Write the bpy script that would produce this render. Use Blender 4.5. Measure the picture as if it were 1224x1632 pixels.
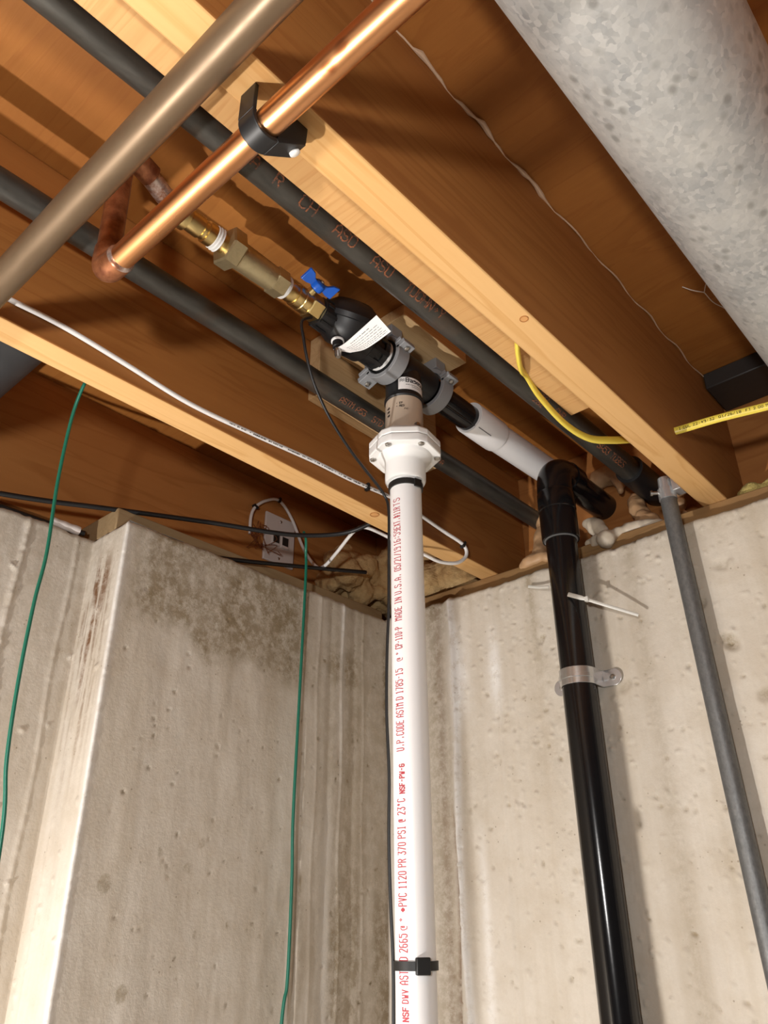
import bpy, bmesh, math, random
import numpy as np
from mathutils import Vector, Matrix

random.seed(7)
scene = bpy.context.scene
for o in list(bpy.data.objects):
    bpy.data.objects.remove(o)
COL = scene.collection
PI = math.pi

# ------------------------------------------------------------------ camera
CAM = Vector((0.7452, -1.0949, -0.5613))
YAW, PITCH, ROLL = math.radians(41.685), math.radians(28.046), math.radians(-0.380)
fw = Vector((-math.sin(YAW) * math.cos(PITCH), math.cos(YAW) * math.cos(PITCH), math.sin(PITCH)))
rt = Vector((math.cos(YAW), math.sin(YAW), 0))
up = rt.cross(fw)
r2 = math.cos(ROLL) * rt + math.sin(ROLL) * up
u2 = -math.sin(ROLL) * rt + math.cos(ROLL) * up
cam = bpy.data.cameras.new('camera')
cam.sensor_fit = 'VERTICAL'
cam.sensor_height = 24.0
cam.lens = 1264.43 / 1632 * 24.0
cam.clip_start = 0.01
cam_ob = bpy.data.objects.new('camera', cam)
m = Matrix((r2, u2, -fw)).transposed().to_4x4()
m.translation = CAM
cam_ob.matrix_world = m
COL.objects.link(cam_ob)
scene.camera = cam_ob

# ------------------------------------------------------------------ world, lamps, exposure
world = bpy.data.worlds.new('world')
scene.world = world
world.use_nodes = True
bg = world.node_tree.nodes['Background']
bg.inputs[0].default_value = (1.0, 0.95, 0.88, 1)
bg.inputs[1].default_value = 0.03
scene.view_settings.view_transform = 'Standard'
scene.view_settings.look = 'None'
scene.view_settings.gamma = 1
scene.view_settings.use_curve_mapping = False
scene.view_settings.exposure = 0.0


def lamp(name, loc, watts, radius, col):
    l = bpy.data.lights.new(name, 'POINT')
    l.energy = watts
    l.shadow_soft_size = radius
    l.color = col
    o = bpy.data.objects.new(name, l)
    o.location = loc
    COL.objects.link(o)
    return o


lamp('work_lamp', (-0.07, -1.40, -1.05), 57, 0.014, (1.0, 0.965, 0.93))
lamp('room_bulb', (0.78, -1.42, -0.45), 25, 0.035, (1.0, 0.97, 0.94))

# ------------------------------------------------------------------ materials
MAT = {}


class NT:
    def __init__(s, name):
        s.m = bpy.data.materials.new(name)
        s.m.use_nodes = True
        s.t = s.m.node_tree
        s.bsdf = s.t.nodes['Principled BSDF']
        s.tc = s.t.nodes.new('ShaderNodeTexCoord')
        MAT[name] = s.m

    def n(s, typ, **kw):
        nd = s.t.nodes.new(typ)
        for k, v in kw.items():
            if k.startswith('i_'):
                key = k[2:].replace('_', ' ')
                nd.inputs[key].default_value = v
            else:
                setattr(nd, k, v)
        return nd

    def l(s, a, b):
        s.t.links.new(a, b)

    def coords(s, scale=(1, 1, 1), rot=(0, 0, 0)):
        mp = s.n('ShaderNodeMapping')
        mp.inputs['Scale'].default_value = scale
        mp.inputs['Rotation'].default_value = rot
        s.l(s.tc.outputs['Object'], mp.inputs['Vector'])
        return mp.outputs[0]

    def noise(s, vec, scale, detail=4, rough=0.55, dist=0.0):
        nd = s.n('ShaderNodeTexNoise')
        nd.inputs['Scale'].default_value = scale
        nd.inputs['Detail'].default_value = detail
        nd.inputs['Roughness'].default_value = rough
        nd.inputs['Distortion'].default_value = dist
        s.l(vec, nd.inputs['Vector'])
        return nd.outputs['Fac']

    def vor(s, vec, scale, feature='F1', out='Distance', rnd=1.0):
        nd = s.n('ShaderNodeTexVoronoi')
        nd.feature = feature
        nd.inputs['Scale'].default_value = scale
        nd.inputs['Randomness'].default_value = rnd
        s.l(vec, nd.inputs['Vector'])
        return nd.outputs[out]

    def ramp(s, fac, stops, interp='LINEAR'):
        nd = s.n('ShaderNodeValToRGB')
        cr = nd.color_ramp
        cr.interpolation = interp
        while len(cr.elements) < len(stops):
            cr.elements.new(0.5)
        for e, (p, c) in zip(cr.elements, stops):
            e.position = p
            e.color = (c, c, c, 1) if isinstance(c, (int, float)) else (*c, 1)
        s.l(fac, nd.inputs[0])
        return nd.outputs[0]

    def mix(s, fac, a, b, blend='MIX'):
        nd = s.n('ShaderNodeMix')
        nd.data_type = 'RGBA'
        nd.blend_type = blend
        for v, i in ((fac, 0), (a, 6), (b, 7)):
            if hasattr(v, 'links'):
                s.l(v, nd.inputs[i])
            elif i == 0:
                nd.inputs[0].default_value = v
            else:
                nd.inputs[i].default_value = (*v, 1)
        return nd.outputs[2]

    def math(s, op, a, b=0.0):
        nd = s.n('ShaderNodeMath')
        nd.operation = op
        for v, i in ((a, 0), (b, 1)):
            if hasattr(v, 'links'):
                s.l(v, nd.inputs[i])
            else:
                nd.inputs[i].default_value = v
        return nd.outputs[0]

    def color(s, c):
        if hasattr(c, 'links'):
            s.l(c, s.bsdf.inputs['Base Color'])
        else:
            s.bsdf.inputs['Base Color'].default_value = (*c, 1)

    def rough(s, v):
        if hasattr(v, 'links'):
            s.l(v, s.bsdf.inputs['Roughness'])
        else:
            s.bsdf.inputs['Roughness'].default_value = v

    def metal(s, v):
        if hasattr(v, 'links'):
            s.l(v, s.bsdf.inputs['Metallic'])
        else:
            s.bsdf.inputs['Metallic'].default_value = v

    def bump(s, h, strength=0.3, dist=0.002):
        nd = s.n('ShaderNodeBump')
        nd.inputs['Strength'].default_value = strength
        nd.inputs['Distance'].default_value = dist
        s.l(h, nd.inputs['Height'])
        s.l(nd.outputs[0], s.bsdf.inputs['Normal'])


def wood(name, light, dark, knot, axis='y', ring=14.0, contrast=1.0, knots=True, scale=1.0):
    w = NT(name)
    sc = {'y': (scale, 0.06 * scale, scale), 'x': (0.06 * scale, scale, scale)}[axis]
    v = w.coords(sc)
    n1 = w.noise(v, ring, 3, 0.5, 1.2)
    saw = w.math('FRACT', w.math('MULTIPLY', n1, 9.0))
    g = w.ramp(saw, [(0, 0.0), (0.6, 0.25), (0.9, 1.0), (1.0, 0.15)])
    fine = w.noise(v, 180, 4, 0.6)
    c = w.mix(w.math('MULTIPLY', g, 0.55 * contrast), light, dark)
    c = w.mix(w.math('MULTIPLY', fine, 0.30), c, dark)
    big = w.noise(w.coords((1, 0.4, 1)), 4, 2)
    c = w.mix(w.ramp(big, [(0.35, 0.0), (0.75, 0.55)]), c, dark)
    if knots:
        kv = w.coords((5, 2.6, 5) if axis == 'y' else (2.6, 5, 5))
        kd = w.vor(kv, 1.0)
        k = w.ramp(kd, [(0.0, 1.0), (0.07, 0.8), (0.10, 0.15), (0.2, 0.0)])
        c = w.mix(k, c, knot)
    w.color(c)
    w.rough(0.62)
    w.bsdf.inputs['Specular IOR Level'].default_value = 0.25
    w.bump(fine, 0.25, 0.001)
    return w.m


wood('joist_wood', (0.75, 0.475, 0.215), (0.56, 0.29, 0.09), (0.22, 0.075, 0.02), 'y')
wood('joist_wood_side', (0.42, 0.175, 0.046), (0.265, 0.090, 0.019), (0.12, 0.04, 0.012), 'y')
wood('knot_wood', (0.66, 0.36, 0.14), (0.50, 0.22, 0.07), (0.3, 0.1, 0.03), 'y', knots=False)
wood('sill_wood', (0.34, 0.20, 0.085), (0.20, 0.105, 0.04), (0.10, 0.04, 0.015), 'x', ring=20)
wood('sill_wood_side', (0.40, 0.29, 0.16), (0.26, 0.17, 0.085), (0.10, 0.04, 0.015), 'y', ring=20)
wood('rim_wood_side', (0.50, 0.225, 0.068), (0.32, 0.12, 0.03), (0.12, 0.04, 0.012), 'y', ring=9)
wood('rim_wood', (0.45, 0.19, 0.055), (0.28, 0.10, 0.026), (0.12, 0.04, 0.012), 'x', ring=9)
wood('block_wood', (0.70, 0.50, 0.27), (0.48, 0.28, 0.12), (0.25, 0.1, 0.04), 'y', ring=30)
wood('nailer_wood', (0.62, 0.38, 0.16), (0.47, 0.24, 0.085), (0.3, 0.12, 0.04), 'x', ring=26, knots=False)

w = NT('plywood')                       # subfloor, face grain across the joists
v = w.coords((0.10, 1.0, 1.0))
n1 = w.noise(v, 16, 4, 0.55, 0.8)
g = w.ramp(w.math('FRACT', w.math('MULTIPLY', n1, 6)), [(0, 0), (0.7, 0.35), (0.92, 1), (1, 0.2)])
c = w.mix(w.math('MULTIPLY', g, 0.45), (0.40, 0.160, 0.034), (0.265, 0.088, 0.015))
f = w.noise(v, 140, 4, 0.6)
c = w.mix(w.math('MULTIPLY', f, 0.4), c, (0.235, 0.073, 0.013))
b = w.noise(w.coords(), 3.5, 3)
c = w.mix(w.ramp(b, [(0.4, 0.0), (0.7, 0.5)]), c, (0.245, 0.078, 0.015))
w.color(c)
w.rough(0.6)
w.bsdf.inputs['Specular IOR Level'].default_value = 0.3
w.bump(f, 0.3, 0.001)


def concrete(name):
    w = NT(name)
    v = w.coords()
    big = w.noise(v, 5, 5, 0.6)
    mid = w.noise(v, 26, 5, 0.6)
    fine = w.noise(v, 240, 4, 0.7)
    c = w.mix(w.ramp(big, [(0.3, 0.0), (0.7, 1.0)]), (0.60, 0.54, 0.46), (0.70, 0.65, 0.575))
    streak = w.noise(w.coords((22, 22, 0.7)), 1.0, 4, 0.6)
    c = w.mix(w.ramp(streak, [(0.45, 0.0), (0.75, 0.50)]), c, (0.43, 0.35, 0.245))
    c = w.mix(w.ramp(mid, [(0.45, 0.0), (0.8, 0.4)]), c, (0.47, 0.385, 0.28))
    c = w.mix(w.math('MULTIPLY', fine, 0.22), c, (0.33, 0.27, 0.19))
    at = w.n('ShaderNodeVertexColor')
    at.layer_name = 'stain'
    sp = w.n('ShaderNodeSeparateColor')
    w.l(at.outputs[0], sp.inputs[0])
    blot = w.noise(v, 48, 6, 0.82)
    damp = w.math('MULTIPLY', sp.outputs[0], w.ramp(blot, [(0.40, 0.25), (0.56, 1.0)]))
    c = w.mix(damp, c, (0.265, 0.205, 0.125))
    eff = w.math('MULTIPLY', sp.outputs[1], w.ramp(blot, [(0.34, 0.25), (0.52, 1.0)]))
    c = w.mix(eff, c, (0.86, 0.85, 0.83))
    rust = w.math('MULTIPLY', sp.outputs[2], w.ramp(blot, [(0.36, 0.25), (0.55, 1.0)]))
    c = w.mix(rust, c, (0.17, 0.085, 0.04))
    speck = w.ramp(w.vor(v, 95), [(0.0, 1.0), (0.10, 1.0), (0.13, 0.0)])
    c = w.mix(w.math('MULTIPLY', speck, w.ramp(mid, [(0.52, 0.0), (0.6, 0.55)])), c, (0.20, 0.155, 0.10))
    w.color(c)
    w.rough(0.85)
    w.bsdf.inputs['Specular IOR Level'].default_value = 0.2
    hh = w.math('ADD', w.math('MULTIPLY', fine, 0.5), mid)
    w.bump(hh, 0.35, 0.0025)


concrete('concrete')
w = NT('floor_concrete')
c = w.mix(w.noise(w.coords(), 6, 4), (0.30, 0.28, 0.25), (0.42, 0.40, 0.36))
w.color(c); w.rough(0.8)

w = NT('galvanized')
v = w.coords((1, 0.8, 1))
warp = w.noise(w.coords(), 60, 3)
mp = w.n('ShaderNodeVectorMath'); mp.operation = 'ADD'
sc_ = w.n('ShaderNodeVectorMath'); sc_.operation = 'SCALE'
cmb = w.n('ShaderNodeCombineXYZ')
w.l(warp, cmb.inputs[0]); w.l(warp, cmb.inputs[1]); w.l(warp, cmb.inputs[2])
w.l(cmb.outputs[0], sc_.inputs[0]); sc_.inputs['Scale'].default_value = 0.012
w.l(v, mp.inputs[0]); w.l(sc_.outputs[0], mp.inputs[1])
cell = w.vor(mp.outputs[0], 190, out='Color')
sep = w.n('ShaderNodeSeparateColor'); w.l(cell, sep.inputs[0])
cl = w.ramp(sep.outputs[0], [(0, (0.35, 0.358, 0.365)), (0.3, (0.42, 0.428, 0.43)), (0.75, (0.475, 0.48, 0.475)), (1, (0.56, 0.56, 0.55))])
dust = w.noise(v, 11, 5, 0.65)
cl = w.mix(w.ramp(dust, [(0.40, 0.0), (0.62, 0.7)]), cl, (0.60, 0.595, 0.57))
spot = w.ramp(w.vor(v, 62), [(0, 1.0), (0.16, 0.9), (0.32, 0.0)])
spm = w.ramp(w.noise(v, 22, 2), [(0.42, 0.0), (0.56, 0.7)])
cl = w.mix(w.math('MULTIPLY', spot, spm), cl, (0.24, 0.235, 0.22))
w.color(cl)
w.metal(0.45)
w.rough(w.ramp(sep.outputs[1], [(0, 0.48), (1, 0.62)]))
w.bump(w.math('ADD', w.math('MULTIPLY', sep.outputs[2], 0.3), warp), 0.25, 0.002)

w = NT('black_steel')
v = w.coords()
n1 = w.noise(w.coords((1, 0.25, 1)), 70, 5, 0.65)
c = w.mix(n1, (0.016, 0.015, 0.013), (0.095, 0.088, 0.075))
c = w.mix(w.ramp(w.noise(v, 9, 4), [(0.58, 0.0), (0.72, 0.5)]), c, (0.13, 0.065, 0.03))
w.color(c); w.metal(0.35); w.rough(w.ramp(n1, [(0.25, 0.24), (0.75, 0.55)])); w.bump(n1, 0.3, 0.001)

w = NT('grey_conduit')
n1 = w.noise(w.coords((1, 1, 0.6)), 220, 4, 0.7)
c = w.mix(n1, (0.085, 0.088, 0.09), (0.26, 0.265, 0.265))
w.color(c); w.metal(0.6); w.rough(0.5); w.bump(n1, 0.4, 0.001)

w = NT('copper_bright')
v = w.coords()
n1 = w.noise(w.coords((0.3, 1, 1)), 30, 4, 0.6)
c = w.mix(n1, (0.84, 0.45, 0.22), (0.70, 0.31, 0.13))
sp_ = w.ramp(w.vor(w.coords((0.6, 1, 1)), 42), [(0, 1), (0.15, 0.8), (0.25, 0)])
sm_ = w.ramp(w.noise(v, 24, 3), [(0.52, 0.0), (0.6, 0.9)])
c = w.mix(w.math('MULTIPLY', sp_, sm_), c, (0.32, 0.085, 0.025))
w.color(c); w.metal(1.0); w.rough(w.ramp(n1, [(0.3, 0.24), (0.7, 0.38)])); w.bump(n1, 0.06, 0.001)

w = NT('copper_brown')
n1 = w.noise(w.coords((0.25, 1, 1)), 90, 5, 0.6)
c = w.mix(n1, (0.140, 0.092, 0.054), (0.185, 0.128, 0.078))
w.color(c); w.metal(0.55); w.rough(w.ramp(n1, [(0.3, 0.34), (0.75, 0.50)])); w.bump(n1, 0.12, 0.0008)

w = NT('copper_dark')
v = w.coords()
n1 = w.noise(v, 60, 5, 0.65)
c = w.mix(w.ramp(n1, [(0.35, 0.0), (0.7, 1.0)]), (0.155, 0.045, 0.018), (0.42, 0.17, 0.075))
w.color(c); w.metal(0.6); w.rough(0.42)

w = NT('solder')
n1 = w.noise(w.coords(), 70, 5, 0.65)
c = w.mix(w.ramp(n1, [(0.4, 0.0), (0.6, 1.0)]), (0.60, 0.52, 0.48), (0.28, 0.12, 0.07))
w.color(c); w.metal(0.8); w.rough(0.35); w.bump(n1, 0.3, 0.001)


def plain(name, col, rough=0.4, metal=0.0, var=0.12, nscale=40, spec=0.5, bump=0.0, trans=0.0, sss=0.0):
    w = NT(name)
    n1 = w.noise(w.coords(), nscale, 4, 0.6)
    d = tuple(max(0.0, x * (1 - var)) for x in col)
    w.color(w.mix(n1, col, d))
    w.rough(rough)
    w.metal(metal)
    w.bsdf.inputs['Specular IOR Level'].default_value = spec
    if bump:
        w.bump(n1, bump, 0.001)
    if trans:
        w.bsdf.inputs['Transmission Weight'].default_value = trans
    if sss:
        w.bsdf.inputs['Subsurface Weight'].default_value = sss
        w.bsdf.inputs['Subsurface Radius'].default_value = (0.01, 0.008, 0.006)
    return w.m


plain('brass', (0.78, 0.60, 0.27), 0.30, 1.0, 0.12)
plain('brass_cast', (0.56, 0.47, 0.28), 0.45, 0.85, 0.22, 180, bump=0.5)
plain('tape_white', (0.85, 0.85, 0.84), 0.6, bump=0.4)
plain('pvc_white', (0.86, 0.855, 0.86), 0.34, var=0.03)
plain('pvc_satin', (0.87, 0.865, 0.85), 0.38, var=0.04)
plain('black_plastic', (0.010, 0.010, 0.011), 0.45, var=0.3, nscale=90)
plain('abs_black', (0.013, 0.013, 0.015), 0.17, var=0.4, nscale=120, bump=0.03)
plain('black_rubber', (0.012, 0.012, 0.012), 0.5, var=0.3)
plain('grey_plastic', (0.27, 0.275, 0.285), 0.45, var=0.1)
plain('blue_enamel', (0.012, 0.12, 0.62), 0.3, var=0.1)
plain('zinc', (0.78, 0.80, 0.82), 0.27, 0.75, 0.25, 45, bump=0.25)
plain('steel_bolt', (0.52, 0.50, 0.47), 0.35, 1.0, 0.2)
plain('clear_plastic', (0.80, 0.66, 0.52), 0.25, var=0.04, trans=0.35, sss=0.0)
plain('paper', (0.86, 0.85, 0.84), 0.7, var=0.03)
plain('ink_red', (0.50, 0.05, 0.07), 0.6, var=0.25, nscale=300)
plain('ink_black', (0.015, 0.013, 0.012), 0.6)
w = NT('ink_rust')
n1 = w.noise(w.coords(), 420, 4, 0.7)
w.color(w.mix(w.ramp(n1, [(0.42, 0.0), (0.58, 1.0)]), (0.32, 0.105, 0.038), (0.07, 0.05, 0.04)))
w.rough(0.7)
plain('foam', (0.74, 0.64, 0.50), 0.5, var=0.16, nscale=25, sss=0.15)
plain('foam_tan', (0.62, 0.38, 0.20), 0.5, var=0.3, nscale=18, sss=0.1)
plain('green_wire', (0.008, 0.15, 0.095), 0.35, var=0.15)
plain('white_cable', (0.80, 0.78, 0.76), 0.4, var=0.06)
plain('yellow_cable', (0.86, 0.68, 0.09), 0.35, var=0.05)
plain('tie_nylon', (0.82, 0.80, 0.74), 0.35, var=0.05, trans=0.2)
plain('plate_white', (0.66, 0.60, 0.57), 0.4, var=0.04)
plain('shade_dark', (0.035, 0.032, 0.03), 0.5, var=0.3)  # shadow tone as base colour, for the box beside the boot
plain('caulk', (0.58, 0.40, 0.27), 0.5, var=0.15)
plain('cobweb', (0.72, 0.66, 0.58), 0.8)
plain('black_duct', (0.045, 0.047, 0.050), 0.45, var=0.35, nscale=20)
w = NT('fiberglass')
n1 = w.noise(w.coords(), 24, 6, 0.75)
n2 = w.noise(w.coords((1, 1, 4)), 170, 4, 0.7)
w.color(w.mix(w.ramp(n1, [(0.35, 0.0), (0.7, 1.0)]), (0.72, 0.50, 0.24), (0.46, 0.26, 0.095)))
w.rough(0.9); w.bump(n2, 0.8, 0.004)
w = NT('fiberglass_yellow')
n1 = w.noise(w.coords(), 24, 6, 0.75)
w.color(w.mix(n1, (0.72, 0.60, 0.22), (0.48, 0.36, 0.10)))
w.rough(0.9); w.bump(w.noise(w.coords(), 170, 4, 0.7), 0.7, 0.004)


# ------------------------------------------------------------------ mesh builder
def basis(d):
    d = Vector(d).normalized()
    a = Vector((0, 0, 1)) if abs(d.z) < 0.9 else Vector((0, 1, 0))
    u = a.cross(d).normalized()
    v = d.cross(u).normalized()
    return d, u, v


class MB:
    def __init__(s):
        s.v = []
        s.f = []

    def add(s, verts, faces):
        o = len(s.v)
        s.v += [tuple(p) for p in verts]
        s.f += [tuple(i + o for i in f) for f in faces]
        return s

    def box(s, x0, x1, y0, y1, z0, z1):
        vs = [(x, y, z) for x in (x0, x1) for y in (y0, y1) for z in (z0, z1)]
        return s.add(vs, [(0, 1, 3, 2), (4, 6, 7, 5), (0, 4, 5, 1), (2, 3, 7, 6), (0, 2, 6, 4), (1, 5, 7, 3)])

    def obox(s, c, ax, ay, az, hx, hy, hz):
        c = Vector(c)
        vs = [c + ax * (i * hx) + ay * (j * hy) + az * (k * hz) for i in (-1, 1) for j in (-1, 1) for k in (-1, 1)]
        return s.add(vs, [(0, 1, 3, 2), (4, 6, 7, 5), (0, 4, 5, 1), (2, 3, 7, 6), (0, 2, 6, 4), (1, 5, 7, 3)])

    def lathe(s, prof, o, d, seg=40, phase=0.0, closed=True):
        d, u, v = basis(d)
        o = Vector(o)
        vs, fs = [], []
        for (t, r) in prof:
            for k in range(seg):
                a = 2 * PI * k / seg + phase
                vs.append(o + d * t + (u * math.cos(a) + v * math.sin(a)) * r)
        n = len(prof)
        for i in range(n - 1):
            for k in range(seg):
                k2 = (k + 1) % seg
                fs.append((i * seg + k, i * seg + k2, (i + 1) * seg + k2, (i + 1) * seg + k))
        if closed:
            fs.append(tuple(range(seg))[::-1])
            fs.append(tuple((n - 1) * seg + k for k in range(seg)))
        return s.add(vs, fs)

    def tube(s, pts, r, seg=12, caps=True, flat=None, upv=None):
        pts = [Vector(p) for p in pts]
        n = len(pts)
        rs = r if isinstance(r, (list, tuple)) else [r] * n
        tang = []
        for i in range(n):
            a = pts[max(0, i - 1)]
            b = pts[min(n - 1, i + 1)]
            tang.append((b - a).normalized())
        _, u, _ = basis(tang[0])
        if upv is not None:
            u = (Vector(upv) - tang[0] * Vector(upv).dot(tang[0])).normalized()
        vs, fs = [], []
        for i in range(n):
            t = tang[i]
            u = (u - t * u.dot(t)).normalized()
            v = t.cross(u)
            for k in range(seg):
                a = 2 * PI * k / seg
                fu = rs[i]
                fv = rs[i] * (flat if flat else 1.0)
                vs.append(pts[i] + u * math.cos(a) * fu + v * math.sin(a) * fv)
        for i in range(n - 1):
            for k in range(seg):
                k2 = (k + 1) % seg
                fs.append((i * seg + k, i * seg + k2, (i + 1) * seg + k2, (i + 1) * seg + k))
        if caps:
            fs.append(tuple(range(seg))[::-1])
            fs.append(tuple((n - 1) * seg + k for k in range(seg)))
        return s.add(vs, fs)

    def prism(s, poly, o, ux, uy, uz, h):
        o = Vector(o)
        n = len(poly)
        vs = [o + ux * a + uy * b for a, b in poly] + [o + ux * a + uy * b + uz * h for a, b in poly]
        fs = [tuple(range(n))[::-1], tuple(range(n, 2 * n))]
        fs += [(k, (k + 1) % n, n + (k + 1) % n, n + k) for k in range(n)]
        return s.add(vs, fs)

    def ring(s, o, d, ri, ro, h, a0=0.0, a1=2 * PI, seg=32, ref=None):
        """annular band, rectangular section, from angle a0 to a1"""
        d, u, v = basis(d)
        if ref is not None:
            u = (Vector(ref) - d * Vector(ref).dot(d)).normalized()
            v = d.cross(u)
        o = Vector(o)
        full = abs(a1 - a0 - 2 * PI) < 1e-6
        cnt = seg if full else seg + 1
        vs, fs = [], []
        for k in range(cnt):
            a = a0 + (a1 - a0) * k / seg
            e = u * math.cos(a) + v * math.sin(a)
            vs += [o + e * ri, o + e * ro, o + e * ro + d * h, o + e * ri + d * h]
        for k in range(seg):
            b0 = k * 4
            b1 = ((k + 1) % cnt) * 4
            for j in range(4):
                j2 = (j + 1) % 4
                fs.append((b0 + j, b1 + j, b1 + j2, b0 + j2))
        if not full:
            fs.append((0, 1, 2, 3))
            e = (cnt - 1) * 4
            fs.append((e + 3, e + 2, e + 1, e))
        return s.add(vs, fs)

    def ico(s, c, r, sub=2, sq=(1, 1, 1)):
        bm = bmesh.new()
        bmesh.ops.create_icosphere(bm, subdivisions=sub, radius=1.0)
        bm.verts.ensure_lookup_table()
        vs = [(c[0] + v.co.x * r * sq[0], c[1] + v.co.y * r * sq[1], c[2] + v.co.z * r * sq[2]) for v in bm.verts]
        fs = [tuple(v.index for v in f.verts) for f in bm.faces]
        bm.free()
        return s.add(vs, fs)


def spline(pts, n=8):
    """Catmull-Rom through the points"""
    P = [Vector(p) for p in pts]
    P = [P[0] * 2 - P[1]] + P + [P[-1] * 2 - P[-2]]
    out = []
    for i in range(1, len(P) - 2):
        for k in range(n):
            t = k / n
            a, b, c, d = P[i - 1], P[i], P[i + 1], P[i + 2]
            out.append(0.5 * ((2 * b) + (c - a) * t + (2 * a - 5 * b + 4 * c - d) * t * t + (3 * b - a - 3 * c + d) * t ** 3))
    out.append(P[-2])
    return out


def finish(me, smooth=38):
    bm = bmesh.new()
    bm.from_mesh(me)
    bmesh.ops.recalc_face_normals(bm, faces=bm.faces)
    if smooth:
        lim = math.radians(smooth)
        for f in bm.faces:
            f.smooth = True
        for e in bm.edges:
            if len(e.link_faces) == 2 and e.calc_face_angle(0) > lim:
                e.smooth = False
    bm.to_mesh(me)
    bm.free()


def mk(name, mb, mat, parent=None, bevel=0.0, smooth=38, origin=None, recalc=True):
    """one mesh object; verts are given in world space"""
    if parent is not None:
        o0 = Vector(parent['_base'])
    elif origin is not None:
        o0 = Vector(origin)
    else:
        xs = np.array(mb.v)
        lo, hi = xs.min(0), xs.max(0)
        o0 = Vector(((lo[0] + hi[0]) / 2, (lo[1] + hi[1]) / 2, lo[2]))
    me = bpy.data.meshes.new(name)
    me.from_pydata([tuple(Vector(v) - o0) for v in mb.v], [], mb.f)
    if recalc:
        finish(me, smooth)
    me.materials.append(MAT[mat])
    ob = bpy.data.objects.new(name, me)
    COL.objects.link(ob)
    if parent is not None:
        ob.parent = parent
        ob['_base'] = parent['_base']
    else:
        ob.location = o0
        ob['_base'] = tuple(o0)
    if bevel:
        b = ob.modifiers.new('bevel', 'BEVEL')
        b.width = bevel
        b.segments = 2
        b.limit_method = 'ANGLE'
    return ob


def tag(o, label, cat, group=None):
    o['label'] = label
    o['category'] = cat
    if group:
        o['group'] = group
    return o


def thing(name, base, label, cat, group=None):
    o = bpy.data.objects.new(name, None)
    o.empty_display_size = 0.02
    o.location = base
    o['_base'] = tuple(base)
    COL.objects.link(o)
    return tag(o, label, cat, group)


def struct(o):
    o['kind'] = 'structure'
    return o


# ------------------------------------------------------------------ stroke lettering
G = {
    'A': ['0004264440', '0242'], 'B': ['0006364534330', '0336', '3342413000', '0333'], 'C': ['4536160501103041'],
    'D': ['0006264442200'], 'E': ['46060040', '0333'], 'F': ['460600', '0333'], 'G': ['4536160501103041432 3'],
    'H': ['0006', '4046', '0343'], 'I': ['1636', '2620', '1030'], 'L': ['060040'], 'M': ['0006244640'],
    'N': ['00064046'], 'O': ['1030414536160501 10'], 'P': ['00063645443303'], 'R': ['00063645443303', '2340'],
    'S': ['4536160504133342413010 01'], 'T': ['0646', '2620'], 'U': ['06011030 4146'], 'V': ['062046'],
    'W': ['0610242 30 46'], 'X': ['0046', '0640'], 'Y': ['062346', '2320'],
    '0': ['1030414536160501 10'], '1': ['152620', '1030'], '2': ['051636454400 40'], '3': ['0646233342413010 01'],
    '4': ['36024 2', '3630'], '5': ['46060434 43 413010 01'], '6': ['36160501103041423303'], '7': ['064610'],
    '8': ['1304051636454433130201103041423 3'], '9': ['104041453616050413 43'],
    '.': ['2021'], ':': ['2122', '2425'], '-': ['1333'], '/': ['0046'], '#': ['1016', '3036', '0242', '0444'],
    '@': ['3424 2232 35 1504021030'], 'o': ['1526352415'], '*': ['2224', '1333'], '(': ['361511 30', ], ')': ['16353110'],
    'a': ['0434433 0', '3210010212 32'], 's': ['4414031332 3121010 0'], 'e': ['024243341403011040'],
    'p': ['0 004', '0', '0434434130 01'], 'u': ['0401103040', '4440'], 'm': ['0004', '0314242320', '2334434 0'],
}


def gl(st):
    st = st.replace(' ', '')
    return [(int(st[i]), int(st[i + 1])) for i in range(0, len(st) - 1, 2)]


G['B'] = ['00063645443303', '3342413000']
G['D'] = ['00062645412000']
G['p'] = ['0004', '03143443413010 01']
G['a'] = ['0414344340', '40', '42121110', '1030']
G['s'] = ['44140313 33 42413000']
G['W'] = ['0610232 3 3046'.replace(' ', '')[:0] + '06102330 46']
G['m'] = ['0004', '0414242 0', '243443 40']


def lettering(mb, text, h, w, fn, adv=1.55, sx=1.0, u0=0.0, sub=3):
    """flat print: ribbons of width w; fn(u, v) gives the point on the surface"""
    un = h / 6.0
    u = u0
    for ch in text:
        for st in G.get(ch, []):
            pts = [(u + a * un * sx, b * un) for a, b in gl(st)]
            for (a, b), (c, d) in zip(pts[:-1], pts[1:]):
                L = math.hypot(c - a, d - b)
                if L < 1e-9:
                    continue
                nx, ny = -(d - b) / L * w / 2, (c - a) / L * w / 2
                ex, ey = (c - a) / L * w * 0.4, (d - b) / L * w * 0.4
                a2, b2, c2, d2 = a - ex, b - ey, c + ex, d + ey
                vs, fs = [], []
                for k in range(sub + 1):
                    t = k / sub
                    px, py = a2 + (c2 - a2) * t, b2 + (d2 - b2) * t
                    vs += [fn(px + nx, py + ny), fn(px - nx, py - ny)]
                for k in range(sub):
                    fs.append((2 * k, 2 * k + 1, 2 * k + 3, 2 * k + 2))
                mb.add(vs, fs)
        u += (4 * sx + 6 * (adv - 1) * 0.9) * un if ch != ' ' else 4.2 * un * sx
    return u


# ------------------------------------------------------------------ noise for the walls
rng = np.random.RandomState(3)
TAB = rng.rand(256, 256)


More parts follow.
